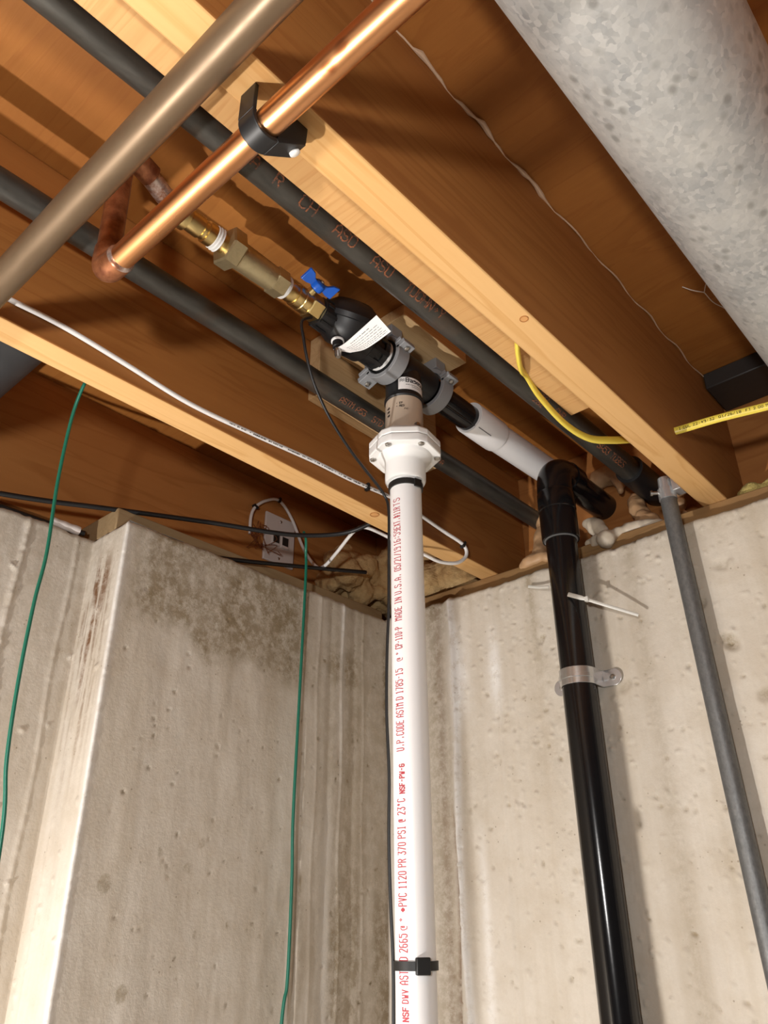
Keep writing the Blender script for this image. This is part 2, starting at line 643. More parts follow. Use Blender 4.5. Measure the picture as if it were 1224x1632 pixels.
def vn(u, v, f, seed=0):
    u = u * f + seed * 17.3
    v = v * f + seed * 9.1
    iu, iv = np.floor(u).astype(int), np.floor(v).astype(int)
    fu, fv = u - iu, v - iv
    fu, fv = fu * fu * (3 - 2 * fu), fv * fv * (3 - 2 * fv)
    t = lambda i, j: TAB[i % 256, j % 256]
    return (t(iu, iv) * (1 - fu) + t(iu + 1, iv) * fu) * (1 - fv) + (t(iu, iv + 1) * (1 - fu) + t(iu + 1, iv + 1) * fu) * fv


def fbm(u, v, f, oct=4, seed=0):
    s = 0
    a = 1.0
    tot = 0
    for k in range(oct):
        s = s + a * vn(u, v, f * 2 ** k, seed + k)
        tot += a
        a *= 0.5
    return s / tot


def gauss(u, c, s):
    return np.exp(-((u - c) / s) ** 2)


# ================================================================== STRUCTURE
JB = 0.0                 # underside of the joists
DECK = 0.235             # underside of the subfloor
WALL_R, WALL_L, RECESS = -0.042, -0.19, -0.283
WTOP = -0.038
FLOOR = -2.20

bx = MB().box(-1.0, 2.6, -3.2, 0.45, DECK, DECK + 0.019)
struct(mk('ceiling', bx, 'plywood', smooth=0))
bx = MB().box(-1.0, 2.6, -3.2, 0.45, FLOOR - 0.05, FLOOR)
struct(mk('floor', bx, 'floor_concrete', smooth=0))


def wall_mesh(name, cols, normal_fn, pos_fn, stain_fn, height_fn, back):
    """cols: positions along the wall; rows from the top down; height field along the normal"""
    rows = np.concatenate([np.arange(0, 0.72, 0.0024), np.arange(0.72, 1.1, 0.04), np.array([1.3, 1.7, -FLOOR + WTOP])])
    U, V = np.meshgrid(cols, rows)
    H = height_fn(U, V)
    top = 0.0035 * (fbm(U, U * 0 + 3.0, 60, 3, 5) - 0.5) * 2 + 0.003 * (fbm(U, U * 0, 14, 2, 6) - 0.5) * 2
    Z = WTOP - V + top * np.clip(1 - V / 0.02, 0, 1)
    H = H - 0.006 * np.clip(1 - V / 0.008, 0, 1) ** 2
    X, Y = pos_fn(U)
    NX, NY = normal_fn(U)
    P = np.stack([X + NX * H, Y + NY * H, Z], -1)
    nr, nc = U.shape
    verts = P.reshape(-1, 3)
    idx = np.arange(nr * nc).reshape(nr, nc)
    q = np.stack([idx[:-1, :-1], idx[:-1, 1:], idx[1:, 1:], idx[1:, :-1]], -1).reshape(-1, 4)
    # top of the wall, running back
    tv = np.stack([X[0] - NX[0] * back, Y[0] - NY[0] * back, Z[0] * 0 + WTOP], -1)
    o = len(verts)
    verts = np.concatenate([verts, tv])
    ti = np.arange(nc) + o
    tq = np.stack([idx[0, :-1], ti[:-1], ti[1:], idx[0, 1:]], -1)
    q = np.concatenate([q, tq])
    S = stain_fn(U, V, H)
    S = np.concatenate([S.reshape(-1, 3), S[0].reshape(-1, 3)])
    me = bpy.data.meshes.new(name)
    me.from_pydata(verts.tolist(), [], q.tolist())
    at = me.attributes.new('stain', 'FLOAT_COLOR', 'POINT')
    at.data.foreach_set('color', np.concatenate([S, np.ones((len(S), 1))], 1).astype(np.float32).ravel())
    finish(me, 70)
    me.materials.append(MAT['concrete'])
    ob = bpy.data.objects.new(name, me)
    COL.objects.link(ob)
    return struct(ob)


def lumps(U, V, n, umin, umax, vmax, amp, smin, smax, seed, asp=1.3):
    r = np.random.RandomState(seed)
    H = np.zeros_like(U)
    for _ in range(n):
        cu, cv = r.uniform(umin, umax), r.uniform(0.0, vmax)
        s = r.uniform(smin, smax)
        a = amp * r.uniform(0.4, 1.0)
        th = r.uniform(0, PI)
        m = (abs(U - cu) < 4 * s) & (abs(V - cv) < 4 * s)
        if not m.any():
            continue
        du, dv = U[m] - cu, V[m] - cv
        p, q = du * math.cos(th) + dv * math.sin(th), -du * math.sin(th) + dv * math.cos(th)
        H[m] += a * np.exp(-((p / s) ** 2 + (q / (s * asp)) ** 2) ** 2)
    return H


# right wall: u = x
colsR = np.concatenate([np.array([-0.45, -0.3]), np.arange(-0.20, 0.56, 0.0024), np.arange(0.57, 0.62, 0.01), np.arange(0.64, 1.0, 0.04), np.array([1.3, 1.8, 2.6])])


def hR(U, V):
    h = 0.0022 * (fbm(U, V * 0.25, 30, 4, 1) - 0.5) * 2 + 0.004 * (fbm(U, V * 0.12, 9, 2, 2) - 0.5)
    h += lumps(U, V, 70, -0.05, 0.62, 0.72, 0.0030, 0.0025, 0.0050, 11)
    h += lumps(U, V, 520, -0.05, 0.56, 0.72, 0.0030, 0.0012, 0.0026, 13, 1.7)
    h -= lumps(U, V, 300, -0.08, 0.56, 0.72, 0.0034, 0.0012, 0.0028, 12, 1.6)
    h += 0.0008 * (fbm(U, V, 110, 3, 8) - 0.5)
    h -= lumps(U, V, 6, 0.05, 0.45, 0.7, 0.006, 0.006, 0.011, 15, 1.4)
    h += 0.004 * gauss(U, -0.040 + 0.004 * np.sin(V * 11), 0.0045) * (0.5 + vn(V, U * 0, 40, 4)) - 0.003 * gauss(U, -0.058, 0.006)
    h -= 0.004 * gauss(U, -0.052 + 0.004 * np.sin(V * 17), 0.003) * np.clip((V - 0.33) / 0.06, 0, 1)
    h += 0.0016 * gauss(U, 0.045 + 0.004 * np.sin(V * 9), 0.004)
    return h


def sR(U, V, H):
    S = np.zeros(U.shape + (3,))
    S[..., 0] = 0.55 * gauss(U, -0.075, 0.03) + 0.55 * gauss(U, 0.122 + 0.05 * V, 0.008) * np.clip(1 - V / 0.20, 0, 1) \
        + 0.35 * gauss(U, 0.235, 0.03) * np.clip(1 - V / 0.2, 0, 1) + 0.25 * np.clip((vn(U, V * 0.5, 13, 31) - 0.62) * 3, 0, 1) \
        + 0.30 * gauss(U, 0.30, 0.012) + 0.3 * np.clip(1 - V / 0.05, 0, 1)
    pit = 0.7 * lumps(U, V, 300, -0.08, 0.56, 0.72, 1.0, 0.0012, 0.0028, 12, 1.6) + lumps(U, V, 6, 0.05, 0.45, 0.7, 1.0, 0.006, 0.011, 15, 1.4)
    S[..., 0] += 0.9 * pit
    e = 0.9 * gauss(U, -0.038 + 0.004 * np.sin(V * 11), 0.007) + 1.0 * gauss(U, -0.03, 0.018) * np.clip(1 - abs(V - 0.14) / 0.1, 0, 1) \
        + 0.9 * gauss(U, 0.045, 0.012) * np.clip(1 - abs(V - 0.15) / 0.09, 0, 1) + 0.5 * gauss(U, 0.0, 0.008) * np.clip((V - 0.36) / 0.1, 0, 1)
    S[..., 1] = e
    S[..., 2] = 0.7 * gauss(U, -0.052 + 0.004 * np.sin(V * 17), 0.003) * np.clip((V - 0.33) / 0.06, 0, 1) + 0.3 * gauss(U, -0.068, 0.006)
    return np.clip(S, 0, 1)


wall_mesh('wall_right', colsR, lambda U: (U * 0, U * 0 - 1), lambda U: (U, U * 0 + WALL_R), sR, hR, 0.22)

# left wall: u runs from the corner towards the viewer: main face, return, recessed face
UA = 0.59 - 0.042
UB = UA + (WALL_L - RECESS)
colsL = np.concatenate([np.array([-0.25]), np.arange(-0.01, UB + 0.42, 0.0024), np.array([1.2, 1.6, 2.4, 3.2])])


def pL(U):
    x = np.where(U <= UA, WALL_L, np.where(U < UB, WALL_L - (U - UA), RECESS))
    y = np.where(U <= UA, WALL_R - U, np.where(U < UB, -0.59, -0.59 - (U - UB)))
    return x, y


def nL(U):
    k1 = np.clip((U - (UA - 0.004)) / 0.008, 0, 1)
    k2 = np.clip((U - (UB - 0.004)) / 0.008, 0, 1)
    k = k1 * (1 - k2)
    nx, ny = 1 - k, -k
    L = np.hypot(nx, ny)
    return nx / L, ny / L


def hL(U, V):
    h = 0.0012 * (fbm(U, V * 0.3, 30, 4, 21) - 0.5) * 2 + 0.003 * (fbm(U, V * 0.15, 8, 2, 22) - 0.5)
    main = (U < UA - 0.02)
    h -= main * lumps(U, V, 170, 0.02, UA, 0.72, 0.0020, 0.0010, 0.0022, 23, 1.6)
    h += lumps(U, V, 70, UA, UB + 0.4, 0.72, 0.003, 0.002, 0.004, 25, 1.5)
    bead = 0.5 + vn(V, U * 0, 170, 26)
    for c, a, s in ((0.205, 0.0012, 0.0022), (0.168, 0.0007, 0.0022), (0.112, 0.0016, 0.0024), (0.06, 0.0010, 0.0022), (UB + 0.10, 0.003, 0.004), (UB + 0.025, 0.0015, 0.003)):
        h += a * gauss(U, c + 0.002 * np.sin(V * 23 + c * 99), s) * bead
    h -= 0.003 * gauss(U, 0.196, 0.003) * np.clip((V - 0.2) / 0.1, 0, 1)
    h -= 0.0015 * (gauss(U, 0.14, 0.008) + gauss(U, 0.085, 0.008))
    h += 0.0012 * gauss(U, UA, 0.005) * (0.2 + bead) + 0.001 * gauss(U, UB - 0.03, 0.004) * bead
    return h


def sL(U, V, H):
    S = np.zeros(U.shape + (3,))
    zone = np.clip((U - 0.18) / 0.04, 0, 1) * np.clip((UA - U) / 0.05, 0, 1)
    edge = 0.145 + 0.22 * (0.48 - U) + 0.05 * (vn(U, V * 0, 22, 31) - 0.5) + 0.02 * (fbm(U, V, 70, 3, 38) - 0.5)
    S[..., 0] = zone * np.clip((edge - V) / 0.03, 0, 1) * (0.45 + 0.75 * fbm(U, V, 16, 3, 32)) \
        + 0.75 * np.clip(1 - np.hypot((U - 0.11) / 0.05, (V - 0.12) / 0.05), 0, 1) \
        + 0.35 * np.clip((0.19 - U) / 0.05, 0, 1) + 0.6 * np.clip((vn(U * 1.0, V * 0.12, 42, 33) - 0.62) * 3, 0, 1) * np.clip((0.22 - U) / 0.04, 0, 1) \
        + (U > UA) * (0.35 * np.clip(1 - V / 0.5, 0, 1))
    pit = lumps(U, V, 170, 0.02, UA, 0.72, 1.0, 0.0010, 0.0022, 23, 1.6) + 0 * U
    S[..., 0] += 0.9 * pit * (U < UA - 0.02)
    S[..., 1] = 0.6 * gauss(U, UA, 0.007) + 0.55 * gauss(U, 0.112, 0.006) * np.clip(1 - V / 0.4, 0, 1) + 0.35 * gauss(U, 0.14, 0.012) * np.clip((V - 0.3) / 0.1, 0, 1)
    rs = np.clip((fbm(U, V * 0.06, 150, 3, 35) - 0.46) * 6, 0, 1)
    chip = 0
    for cy_, cz_, a_ in ((-0.545, -0.506, 0.0085), (-0.431, -0.484, 0.0055), (-0.413, -0.453, 0.005), (-0.505, -0.62, 0.008), (-0.475, -0.468, 0.004), (-0.41, -0.56, 0.003), (-0.36, -0.55, 0.003)):
        rr_ = np.hypot((U - (WALL_R - cy_)) / a_, (WTOP - V - cz_) / (a_ * 1.35)) + 0.5 * (fbm(U, V, 260, 2, 41) - 0.5)
        chip = np.maximum(chip, np.clip((1.0 - rr_) * 6, 0, 1))
    S[..., 0] = np.maximum(S[..., 0], chip * 0.62)
    for cu_ in (0.190, 0.116):
        S[..., 2] += 0
        S[..., 0] = np.maximum(S[..., 0], 1.0 * gauss(U, cu_, 0.0022) * np.clip(1 - (abs(V - 0.463) / 0.022) ** 4, 0, 1))
    S[..., 2] = 1.1 * rs * gauss(U, UB - 0.040, 0.034) * np.clip((V - 0.03) / 0.04, 0, 1) * np.clip((0.40 - V) / 0.25, 0, 1)
    return np.clip(S, 0, 1)


wall_mesh('wall_left', colsL, nL, pL, sL, hL, 0.22)

# ================================================================== FRAMING
tag(mk('sill_plate', MB().box(-0.19, 2.6, 0.0, 0.14, WTOP, 0.0), 'sill_wood', bevel=0.002),
    'brown wooden sill plate on top of the right concrete wall', 'board')
tag(mk('sill_plate', MB().box(-0.375, -0.235, -0.585, -0.001, WTOP, 0.0), 'sill_wood_side', bevel=0.002),
    'weathered wooden sill plate on top of the left concrete wall', 'board')
tag(mk('rim_joist', MB().box(-1.0, 2.6, 0.102, 0.14, 0.0, DECK), 'rim_wood', bevel=0.001),
    'dark red brown rim board above the right wall, pierced by pipes', 'board')
tag(mk('rim_joist', MB().box(-0.382, -0.344, -3.2, 0.101, 0.0, DECK), 'rim_wood_side', bevel=0.001),
    'brown rim board above the left wall behind the jack plate', 'board')
JL = ['wooden floor joist carrying the stapled white cable, pale bright underside',
      'wooden floor joist holding the black copper pipe clamp, bright cream underside',
      'wooden floor joist on the far side of the round metal duct']
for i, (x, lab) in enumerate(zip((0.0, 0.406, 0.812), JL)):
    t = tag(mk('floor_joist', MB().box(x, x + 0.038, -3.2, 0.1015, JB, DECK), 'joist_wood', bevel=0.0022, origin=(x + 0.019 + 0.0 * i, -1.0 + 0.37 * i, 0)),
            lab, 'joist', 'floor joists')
    t.data.materials.append(MAT['joist_wood_side'])     # darker, redder broad faces, paler edge
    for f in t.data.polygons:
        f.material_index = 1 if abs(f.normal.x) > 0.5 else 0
    for kx, ky, kr in ((0.4349, -0.5268, 0.0042), (0.0412, -0.5119, 0.0045), (0.0286, -0.3115, 0.0065)):
        if x < kx < x + 0.038:                          # round knots in the underside
            kn = mk('knot', MB().lathe([(0, kr), (0.0004, kr * 0.9)], (kx, ky, 0.0001), (0, 0, -1), 18), 'knot_wood', t)
            mk('knot_ring', MB().ring((kx, ky, -0.0006), (0, 0, 1), kr * 0.92, kr * 1.12, 0.0009, seg=18), 'rim_wood', kn)
tag(mk('nailer_strip', MB().box(0.370, 0.4055, -3.2, -0.315, 0.0185, 0.046), 'nailer_wood', bevel=0.001),
    'tan sawn wood strip fixed along the joist above the long stencilled steel pipe', 'board')
# bead of construction glue along joist and subfloor
cb = MB()
y = -1.3
pts = []
while y < 0.09:
    pts.append((0.4455 + 0.002 * math.sin(y * 61), y, DECK - 0.003 - 0.003 * abs(math.sin(y * 37)) - (0.004 if -0.72 < y < -0.42 else 0) * abs(math.sin(y * 90))))
    y += 0.012
cb.tube(pts, [0.0009 + (0.0026 if -0.70 < p[1] < -0.42 else 0.0003) * abs(math.sin(p[1] * 83) * math.sin(p[1] * 29)) for p in pts], 8)
tag(mk('glue_bead', cb, 'caulk'), 'squeezed out pale glue line between joist and subfloor', 'glue')
# mounting boards
tag(mk('mounting_board', MB().box(0.0385, 0.060, -0.466, -0.19, 0.124, DECK - 0.001), 'block_wood', bevel=0.001),
    'pale wood board on the joist side behind the grey pipe clamps', 'board')
tag(mk('mounting_board', MB().box(0.062, 0.196, -0.432, -0.285, 0.2145, DECK - 0.0005), 'block_wood', bevel=0.001),
    'small wood board under the subfloor carrying the pump clamps', 'board')

# ================================================================== STEEL PIPES
def steel_pipe(name, x, z, r, y0, y1, label):
    t = thing(name, (x, (y0 + y1) / 2, z - r), label, 'pipe', 'black steel pipes between the joists')
    mk('pipe_body', MB().lathe([(0, r), (y1 - y0, r)], (x, y0, z), (0, 1, 0), 40), 'black_steel', t)
    return t


def axial(x, z, r, y0, ang, s=1, off=0.0006):
    """print running along +y on a pipe parallel to y; ang measured in the xz plane"""
    R = r + off

    def fn(u, v):
        a = ang + s * v / R
        return (x + math.cos(a) * R, y0 + u, z + math.sin(a) * R)
    return fn


pa = steel_pipe('steel_pipe', 0.3105, 0.0987, 0.0183, -3.2, 0.11, 'long dark steel pipe with rusty orange stencil letters beside the clamped joist')
A0 = math.radians(-56)
for txt, y0, h in (('A', -0.80, 0.013), ('R', -0.772, 0.014), ('CH', -0.738, 0.016), ('ASO', -0.690, 0.015), ('ASU', -0.632, 0.015), ('TUOHN*Y', -0.578, 0.014),
                   ('SA53 TUBES', -0.135, 0.012)):
    ink = MB()
    lettering(ink, txt, h * 0.8, 0.0017, axial(0.3105, 0.0987, 0.0183, y0, A0 - h * 0.4 / 0.019), 1.25)
    mk('stencil', ink, 'ink_rust', pa, recalc=False)
for txt, dv in (('282', 0.006), ('282', -0.004)):
    ink = MB()
    lettering(ink, txt, 0.0085, 0.0016, axial(0.3105, 0.0987, 0.0183, -0.300, math.radians(-80) + dv / 0.019), 1.25)
    mk('stencil', ink, 'ink_rust', pa, recalc=False)
ink = MB()
lettering(ink, 'CWP', 0.009, 0.0016, axial(0.3105, 0.0987, 0.0183, -0.255, math.radians(-75)), 1.25)
mk('stencil', ink, 'ink_rust', pa, recalc=False)
mk('sleeve', MB().lathe([(0, 0.0235), (0.10, 0.0235), (0.115, 0.021)], (0.3105, -0.012, 0.0987), (0, 1, 0), 32), 'black_plastic', pa)

pb = steel_pipe('steel_pipe', 0.083, 0.120, 0.0154, -3.2, 0.11, 'lower dark steel pipe passing behind the white check valve')
A1 = math.radians(-52)
for txt, y0, h in (('ASTM A53', -0.452, 0.010), ('STD A', -0.385, 0.011), ('USA', -0.235, 0.009)):
    ink = MB()
    lettering(ink, txt, h * 0.8, 0.0014, axial(0.083, 0.120, 0.0154, y0, A1 - h * 0.4 / 0.016), 1.2)
    mk('stencil', ink, 'ink_rust', pb, recalc=False)

# ================================================================== COPPER PIPES UNDER THE JOISTS
bp = thing('copper_pipe', (0.745, -0.923, -0.0475), 'thick dull brown copper pipe crossing under the joists', 'pipe')
mk('pipe_body', MB().lathe([(0, 0.0143), (2.8, 0.0143)], (-0.18, -0.923, -0.033), (1, 0, 0), 48), 'copper_brown', bp)

ELX = 0.203
CY, CZ = -0.865, -0.031
cp = thing('copper_pipe', (0.9, CY, CZ - 0.0111), 'shiny bright copper pipe with a soldered elbow, held by the black clamp', 'pipe')
mk('pipe_body', MB().lathe([(0, 0.0111), (2.2, 0.0111)], (ELX + 0.012, CY, CZ), (1, 0, 0), 48), 'copper_bright', cp)
# elbow up
pts = [(ELX + 0.026, CY, CZ), (ELX + 0.016, CY, CZ)]
for k in range(0, 10):
    a = k / 9 * PI / 2
    pts.append((ELX + 0.014 - 0.014 * math.sin(a), CY, CZ + 0.014 - 0.014 * math.cos(a)))
pts += [(ELX, CY, CZ + 0.028)]
mk('elbow', MB().tube(pts, 0.0128, 32), 'copper_dark', cp)
mk('solder_ring', MB().lathe([(0, 0.0113), (0.002, 0.0132), (0.004, 0.0130), (0.006, 0.0112)], (ELX + 0.024, CY, CZ), (1, 0, 0), 32), 'solder', cp)
PZ, PX = 0.165, 0.150
XR = ELX
# riser leaning towards the pump line
top = (0.186, CY + 0.002, PZ - 0.026)
mk('riser', MB().tube([(ELX, CY, CZ + 0.020), top], 0.0111, 32), 'copper_dark', cp)
pts = [Vector((top[0], top[1], PZ - 0.040)), Vector((top[0] - 0.002, top[1], PZ - 0.022))]
for k in range(0, 10):
    a = k / 9 * PI / 2
    pts.append(Vector((top[0] - 0.006 - 0.006 * k / 9, top[1] + 0.020 - 0.020 * math.cos(a), PZ - 0.020 + 0.020 * math.sin(a))))
pts += [Vector((PX + 0.019, CY + 0.042, PZ))]
mk('elbow', MB().tube(pts, 0.0128, 32), 'copper_dark', cp)
mk('branch_pipe', MB().tube([(PX + 0.022, CY + 0.030, PZ), (PX + 0.008, -0.80, PZ), (PX, -0.755, PZ)], 0.0111, 32), 'solder', cp)

# black clamp on the joist
cl_ = thing('pipe_clamp', (0.424, CY, CZ - 0.02), 'black plastic pipe clamp screwed to the joist underside, round the copper pipe', 'clamp')
CX = 0.4205
mk('strap', MB().ring((CX - 0.0085, CY, CZ), (1, 0, 0), 0.0114, 0.0152, 0.017, math.radians(-105), math.radians(42), 40, ref=(0, 0, -1)), 'black_plastic', cl_, bevel=0.0006)
c_ = MB()
# arm from the ring to the screw foot, with side webs
az = Vector((0, 0, 1)); ax_ = Vector((1, 0, 0)); ay_ = Vector((0, 1, 0))
pa0, pa1 = Vector((CX, CY + 0.0095, CZ - 0.0105)), Vector((CX, CY + 0.036, CZ + 0.0120))
d1 = (pa1 - pa0).normalized()
n1_ = d1.cross(ax_)
n1_ = n1_ if n1_.z < 0 else -n1_
c_.obox((pa0 + pa1) / 2, ax_, d1, n1_, 0.0085, (pa1 - pa0).length / 2, 0.0016)
for sx_ in (-0.0085, 0.0065):
    w0, w1_ = CX + sx_, CX + sx_ + 0.002
    poly_ = [(CY + 0.0095, CZ - 0.0100), (CY + 0.012, -0.0002), (CY + 0.038, -0.0002), (CY + 0.037, CZ + 0.0125)]
    c_.add([(w0, a, b) for a, b in poly_] + [(w1_, a, b) for a, b in poly_], [(0, 1, 2, 3), (7, 6, 5, 4), (0, 4, 5, 1), (1, 5, 6, 2), (2, 6, 7, 3), (3, 7, 4, 0)])
mk('screw_foot', c_, 'black_plastic', cl_, bevel=0.0004)
mk('hook', MB().box(CX - 0.0085, CX + 0.0085, CY - 0.0155, CY - 0.0120, CZ + 0.002, -0.0002), 'black_plastic', cl_, bevel=0.0004)
mk('screw', MB().lathe([(0, 0.0043), (0.0028, 0.0043), (0.0036, 0.0030)], pa1 - d1 * 0.006 + n1_ * 0.0012, n1_, 20), 'paper', cl_)

# ================================================================== DUCT
dt = thing('round_duct', (0.6416, -1.0, 0.0438), 'large round galvanized sheet metal duct between two joists', 'duct')
DR = 0.0762
mk('duct_body', MB().lathe([(0, DR), (2.905, DR)], (0.6416, -2.92, 0.120), (0, 1, 0), 72), 'galvanized', dt)
mk('seam', MB().lathe([(0, DR), (0.001, DR + 0.0025), (0.006, DR + 0.0025), (0.007, DR)], (0.6416, -1.35, 0.120), (0, 1, 0), 72), 'galvanized', dt)
mk('boot', MB().box(0.545, 0.735, 0.0, 0.100, 0.040, DECK - 0.002), 'galvanized', dt, bevel=0.004)
mk('boot_shade_box', MB().box(0.4465, 0.5445, 0.016, 0.101, 0.205, DECK - 0.001), 'shade_dark', dt, bevel=0.002)  # near-black box standing in for the shadow between joist and rim board

# ================================================================== WATER POWERED PUMP LINE
Y = Vector((0, 1, 0))


def onY(prof, seg=40, x=PX, z=PZ, phase=0.0):
    y0 = prof[0][0]
    return MB().lathe([(t - y0, r) for t, r in prof], (x, y0, z), Y, seg, phase)


bv = thing('brass_valve_assembly', (PX, -0.66, PZ - 0.026), 'brass fittings with check valve and blue handled shutoff between copper pipe and black pump', 'valve')
mk('collar', onY([(-0.772, 0.0118), (-0.772, 0.0152), (-0.7675, 0.0160), (-0.763, 0.0158), (-0.762, 0.0120)]), 'brass', bv)
mk('nipple', onY([(-0.765, 0.0112), (-0.760, 0.0128), (-0.744, 0.0131), (-0.742, 0.0115), (-0.738, 0.0115), (-0.737, 0.0138), (-0.727, 0.0138), (-0.726, 0.0118), (-0.70, 0.0118)]), 'brass', bv)
mk('thread_tape', onY([(-0.727, 0.0132), (-0.726, 0.0146), (-0.7235, 0.0140), (-0.722, 0.0150), (-0.7195, 0.0143), (-0.718, 0.0150), (-0.717, 0.0128)]), 'tape_white', bv)


def hexn(y0, y1, R, ch=0.0015, ph=0.0):
    return MB().lathe([(0, R * 0.90), (ch, R), (y1 - y0 - ch, R), (y1 - y0, R * 0.90)], (PX, y0, PZ), Y, 6, ph)


mk('hex_nut', hexn(-0.710, -0.690, 0.0255, 0.002, 0.35), 'brass_cast', bv, smooth=20)
mk('check_valve_body', onY([(-0.694, 0.017), (-0.688, 0.0172), (-0.66, 0.0168), (-0.640, 0.0162), (-0.632, 0.0158)]), 'brass_cast', bv)
mk('hex_nut', hexn(-0.636, -0.616, 0.0185, 0.0015, 0.35), 'brass_cast', bv, smooth=20)
mk('thread_tape', onY([(-0.617, 0.013), (-0.616, 0.0158), (-0.612, 0.0152), (-0.610, 0.013)]), 'tape_white', bv)
mk('ball_valve_body', onY([(-0.612, 0.0122), (-0.606, 0.0138), (-0.599, 0.0138), (-0.598, 0.0132), (-0.597, 0.0152), (-0.588, 0.0156), (-0.587, 0.0150), (-0.586, 0.0158), (-0.577, 0.0158), (-0.576, 0.0150), (-0.572, 0.0150)]), 'brass', bv)
mk('hex_nut', hexn(-0.575, -0.556, 0.0182, 0.0015, 0.30), 'brass', bv, smooth=20)
# stem and blue butterfly handle, towards +x and up
hd = Vector((0.90, 0.10, 0.36)).normalized()
hc = Vector((PX, -0.583, PZ))
mk('stem', MB().lathe([(0.010, 0.0065), (0.021, 0.006), (0.0215, 0.0045), (0.026, 0.0045)], hc, hd, 20), 'brass', bv)
_, hu, hv = basis(hd)
al = (Vector((-0.15, 0.75, -0.55)) - hd * Vector((-0.15, 0.75, -0.55)).dot(hd)).normalized()
ac = hd.cross(al)
al = Vector((0, 1, 0))
ac = hd.cross(al).normalized()
h_ = MB().lathe([(0, 0.0080), (0.002, 0.0092), (0.010, 0.0088), (0.013, 0.0055)], hc + hd * 0.022, hd, 24)
for sg in (-1, 1):
    prof = [(0.003, 0.0045, 0.0), (0.011, 0.0050, 0.001), (0.0165, 0.0085, 0.003), (0.0255, 0.0095, 0.004)]
    vs, fs = [], []
    for (t, wd, lift) in prof:
        for q in (-1, 1):
            for th in (-0.0022, 0.0022):
                vs.append(hc + hd * (0.0285 + lift + q * wd) + al * (sg * t) + ac * th)
    for i in range(3):
        o = i * 4
        fs += [(o, o + 4, o + 6, o + 2), (o + 1, o + 3, o + 7, o + 5), (o, o + 1, o + 5, o + 4), (o + 2, o + 6, o + 7, o + 3)]
    fs += [(0, 2, 3, 1), (12, 13, 15, 14)]
    h_.add(vs, fs)
mk('handle', h_, 'blue_enamel', bv, bevel=0.0008)
mk('handle_screw', MB().lathe([(0, 0.003), (0.002, 0.003), (0.0028, 0.0015)], hc + hd * 0.0345, hd, 12), 'steel_bolt', bv)

pm = thing('backup_pump', (PX, -0.45, PZ - 0.05), 'black plastic backup pump with paper tag hung between the joists', 'pump')
mk('inlet_neck', onY([(-0.557, 0.015), (-0.556, 0.0195), (-0.535, 0.0205), (-0.520, 0.024)]), 'black_plastic', pm)
rb = MB()
for k in range(10):
    a = 2 * PI * k / 10
    e = Vector((math.cos(a), 0, math.sin(a)))
    rb.obox(Vector((PX, -0.545, PZ)) + e * 0.0205, e, Y, e.cross(Y), 0.0012, 0.009, 0.0022)
mk('grip_ribs', rb, 'black_plastic', pm)
# eccentric round chamber: flattened dome, axis tilted to +x
ca = Vector((0.42, -0.12, 0.62)).normalized()
cc = Vector((PX + 0.004, -0.503, PZ + 0.006))
mk('chamber', MB().lathe([(-0.030, 0.012), (-0.028, 0.024), (-0.020, 0.034), (-0.008, 0.040), (0.004, 0.041), (0.005, 0.044), (0.012, 0.044), (0.013, 0.040), (0.024, 0.036), (0.032, 0.026), (0.035, 0.010)],
                         cc, ca, 56), 'black_plastic', pm)
mk('outlet_neck', onY([(-0.49, 0.031), (-0.470, 0.029), (-0.466, 0.024), (-0.455, 0.0235), (-0.454, 0.0212), (-0.445, 0.0212), (-0.4445, 0.0235), (-0.437, 0.0235), (-0.436, 0.0208), (-0.405, 0.0208)]), 'black_plastic', pm)
rb = MB()
for k in range(8):
    a = 2 * PI * k / 8 + 0.2
    e = Vector((math.cos(a), 0, math.sin(a)))
    rb.obox(Vector((PX, -0.450, PZ)) + e * 0.0222, e, Y, e.cross(Y), 0.0018, 0.014, 0.0030)
mk('grip_ribs', rb, 'black_plastic', pm)
mk('white_ring', onY([(-0.4345, 0.0205), (-0.434, 0.0228), (-0.4305, 0.0228), (-0.430, 0.0205)]), 'tape_white', pm)
mk('seal_ring', onY([(-0.4295, 0.020), (-0.429, 0.0238), (-0.4245, 0.0238), (-0.424, 0.020)]), 'black_rubber', pm)
# drain cock below the chamber
dd = Vector((0.05, 0.02, -1)).normalized()
dc = Vector((PX + 0.002, -0.520, PZ - 0.018))
mk('drain_ring', MB().lathe([(0.010, 0.0075), (0.011, 0.0088), (0.013, 0.0088), (0.014, 0.0075)], dc, dd, 24), 'tape_white', pm)
mk('drain_stem', MB().lathe([(0, 0.0072), (0.022, 0.0072), (0.023, 0.0055), (0.026, 0.0055)], dc, dd, 24), 'black_plastic', pm)
mk('drain_barb', MB().lathe([(0.024, 0.0042), (0.027, 0.0048), (0.030, 0.0035), (0.031, 0.0048), (0.034, 0.0035), (0.035, 0.0048), (0.039, 0.0030)], dc, dd, 20), 'steel_bolt', pm)
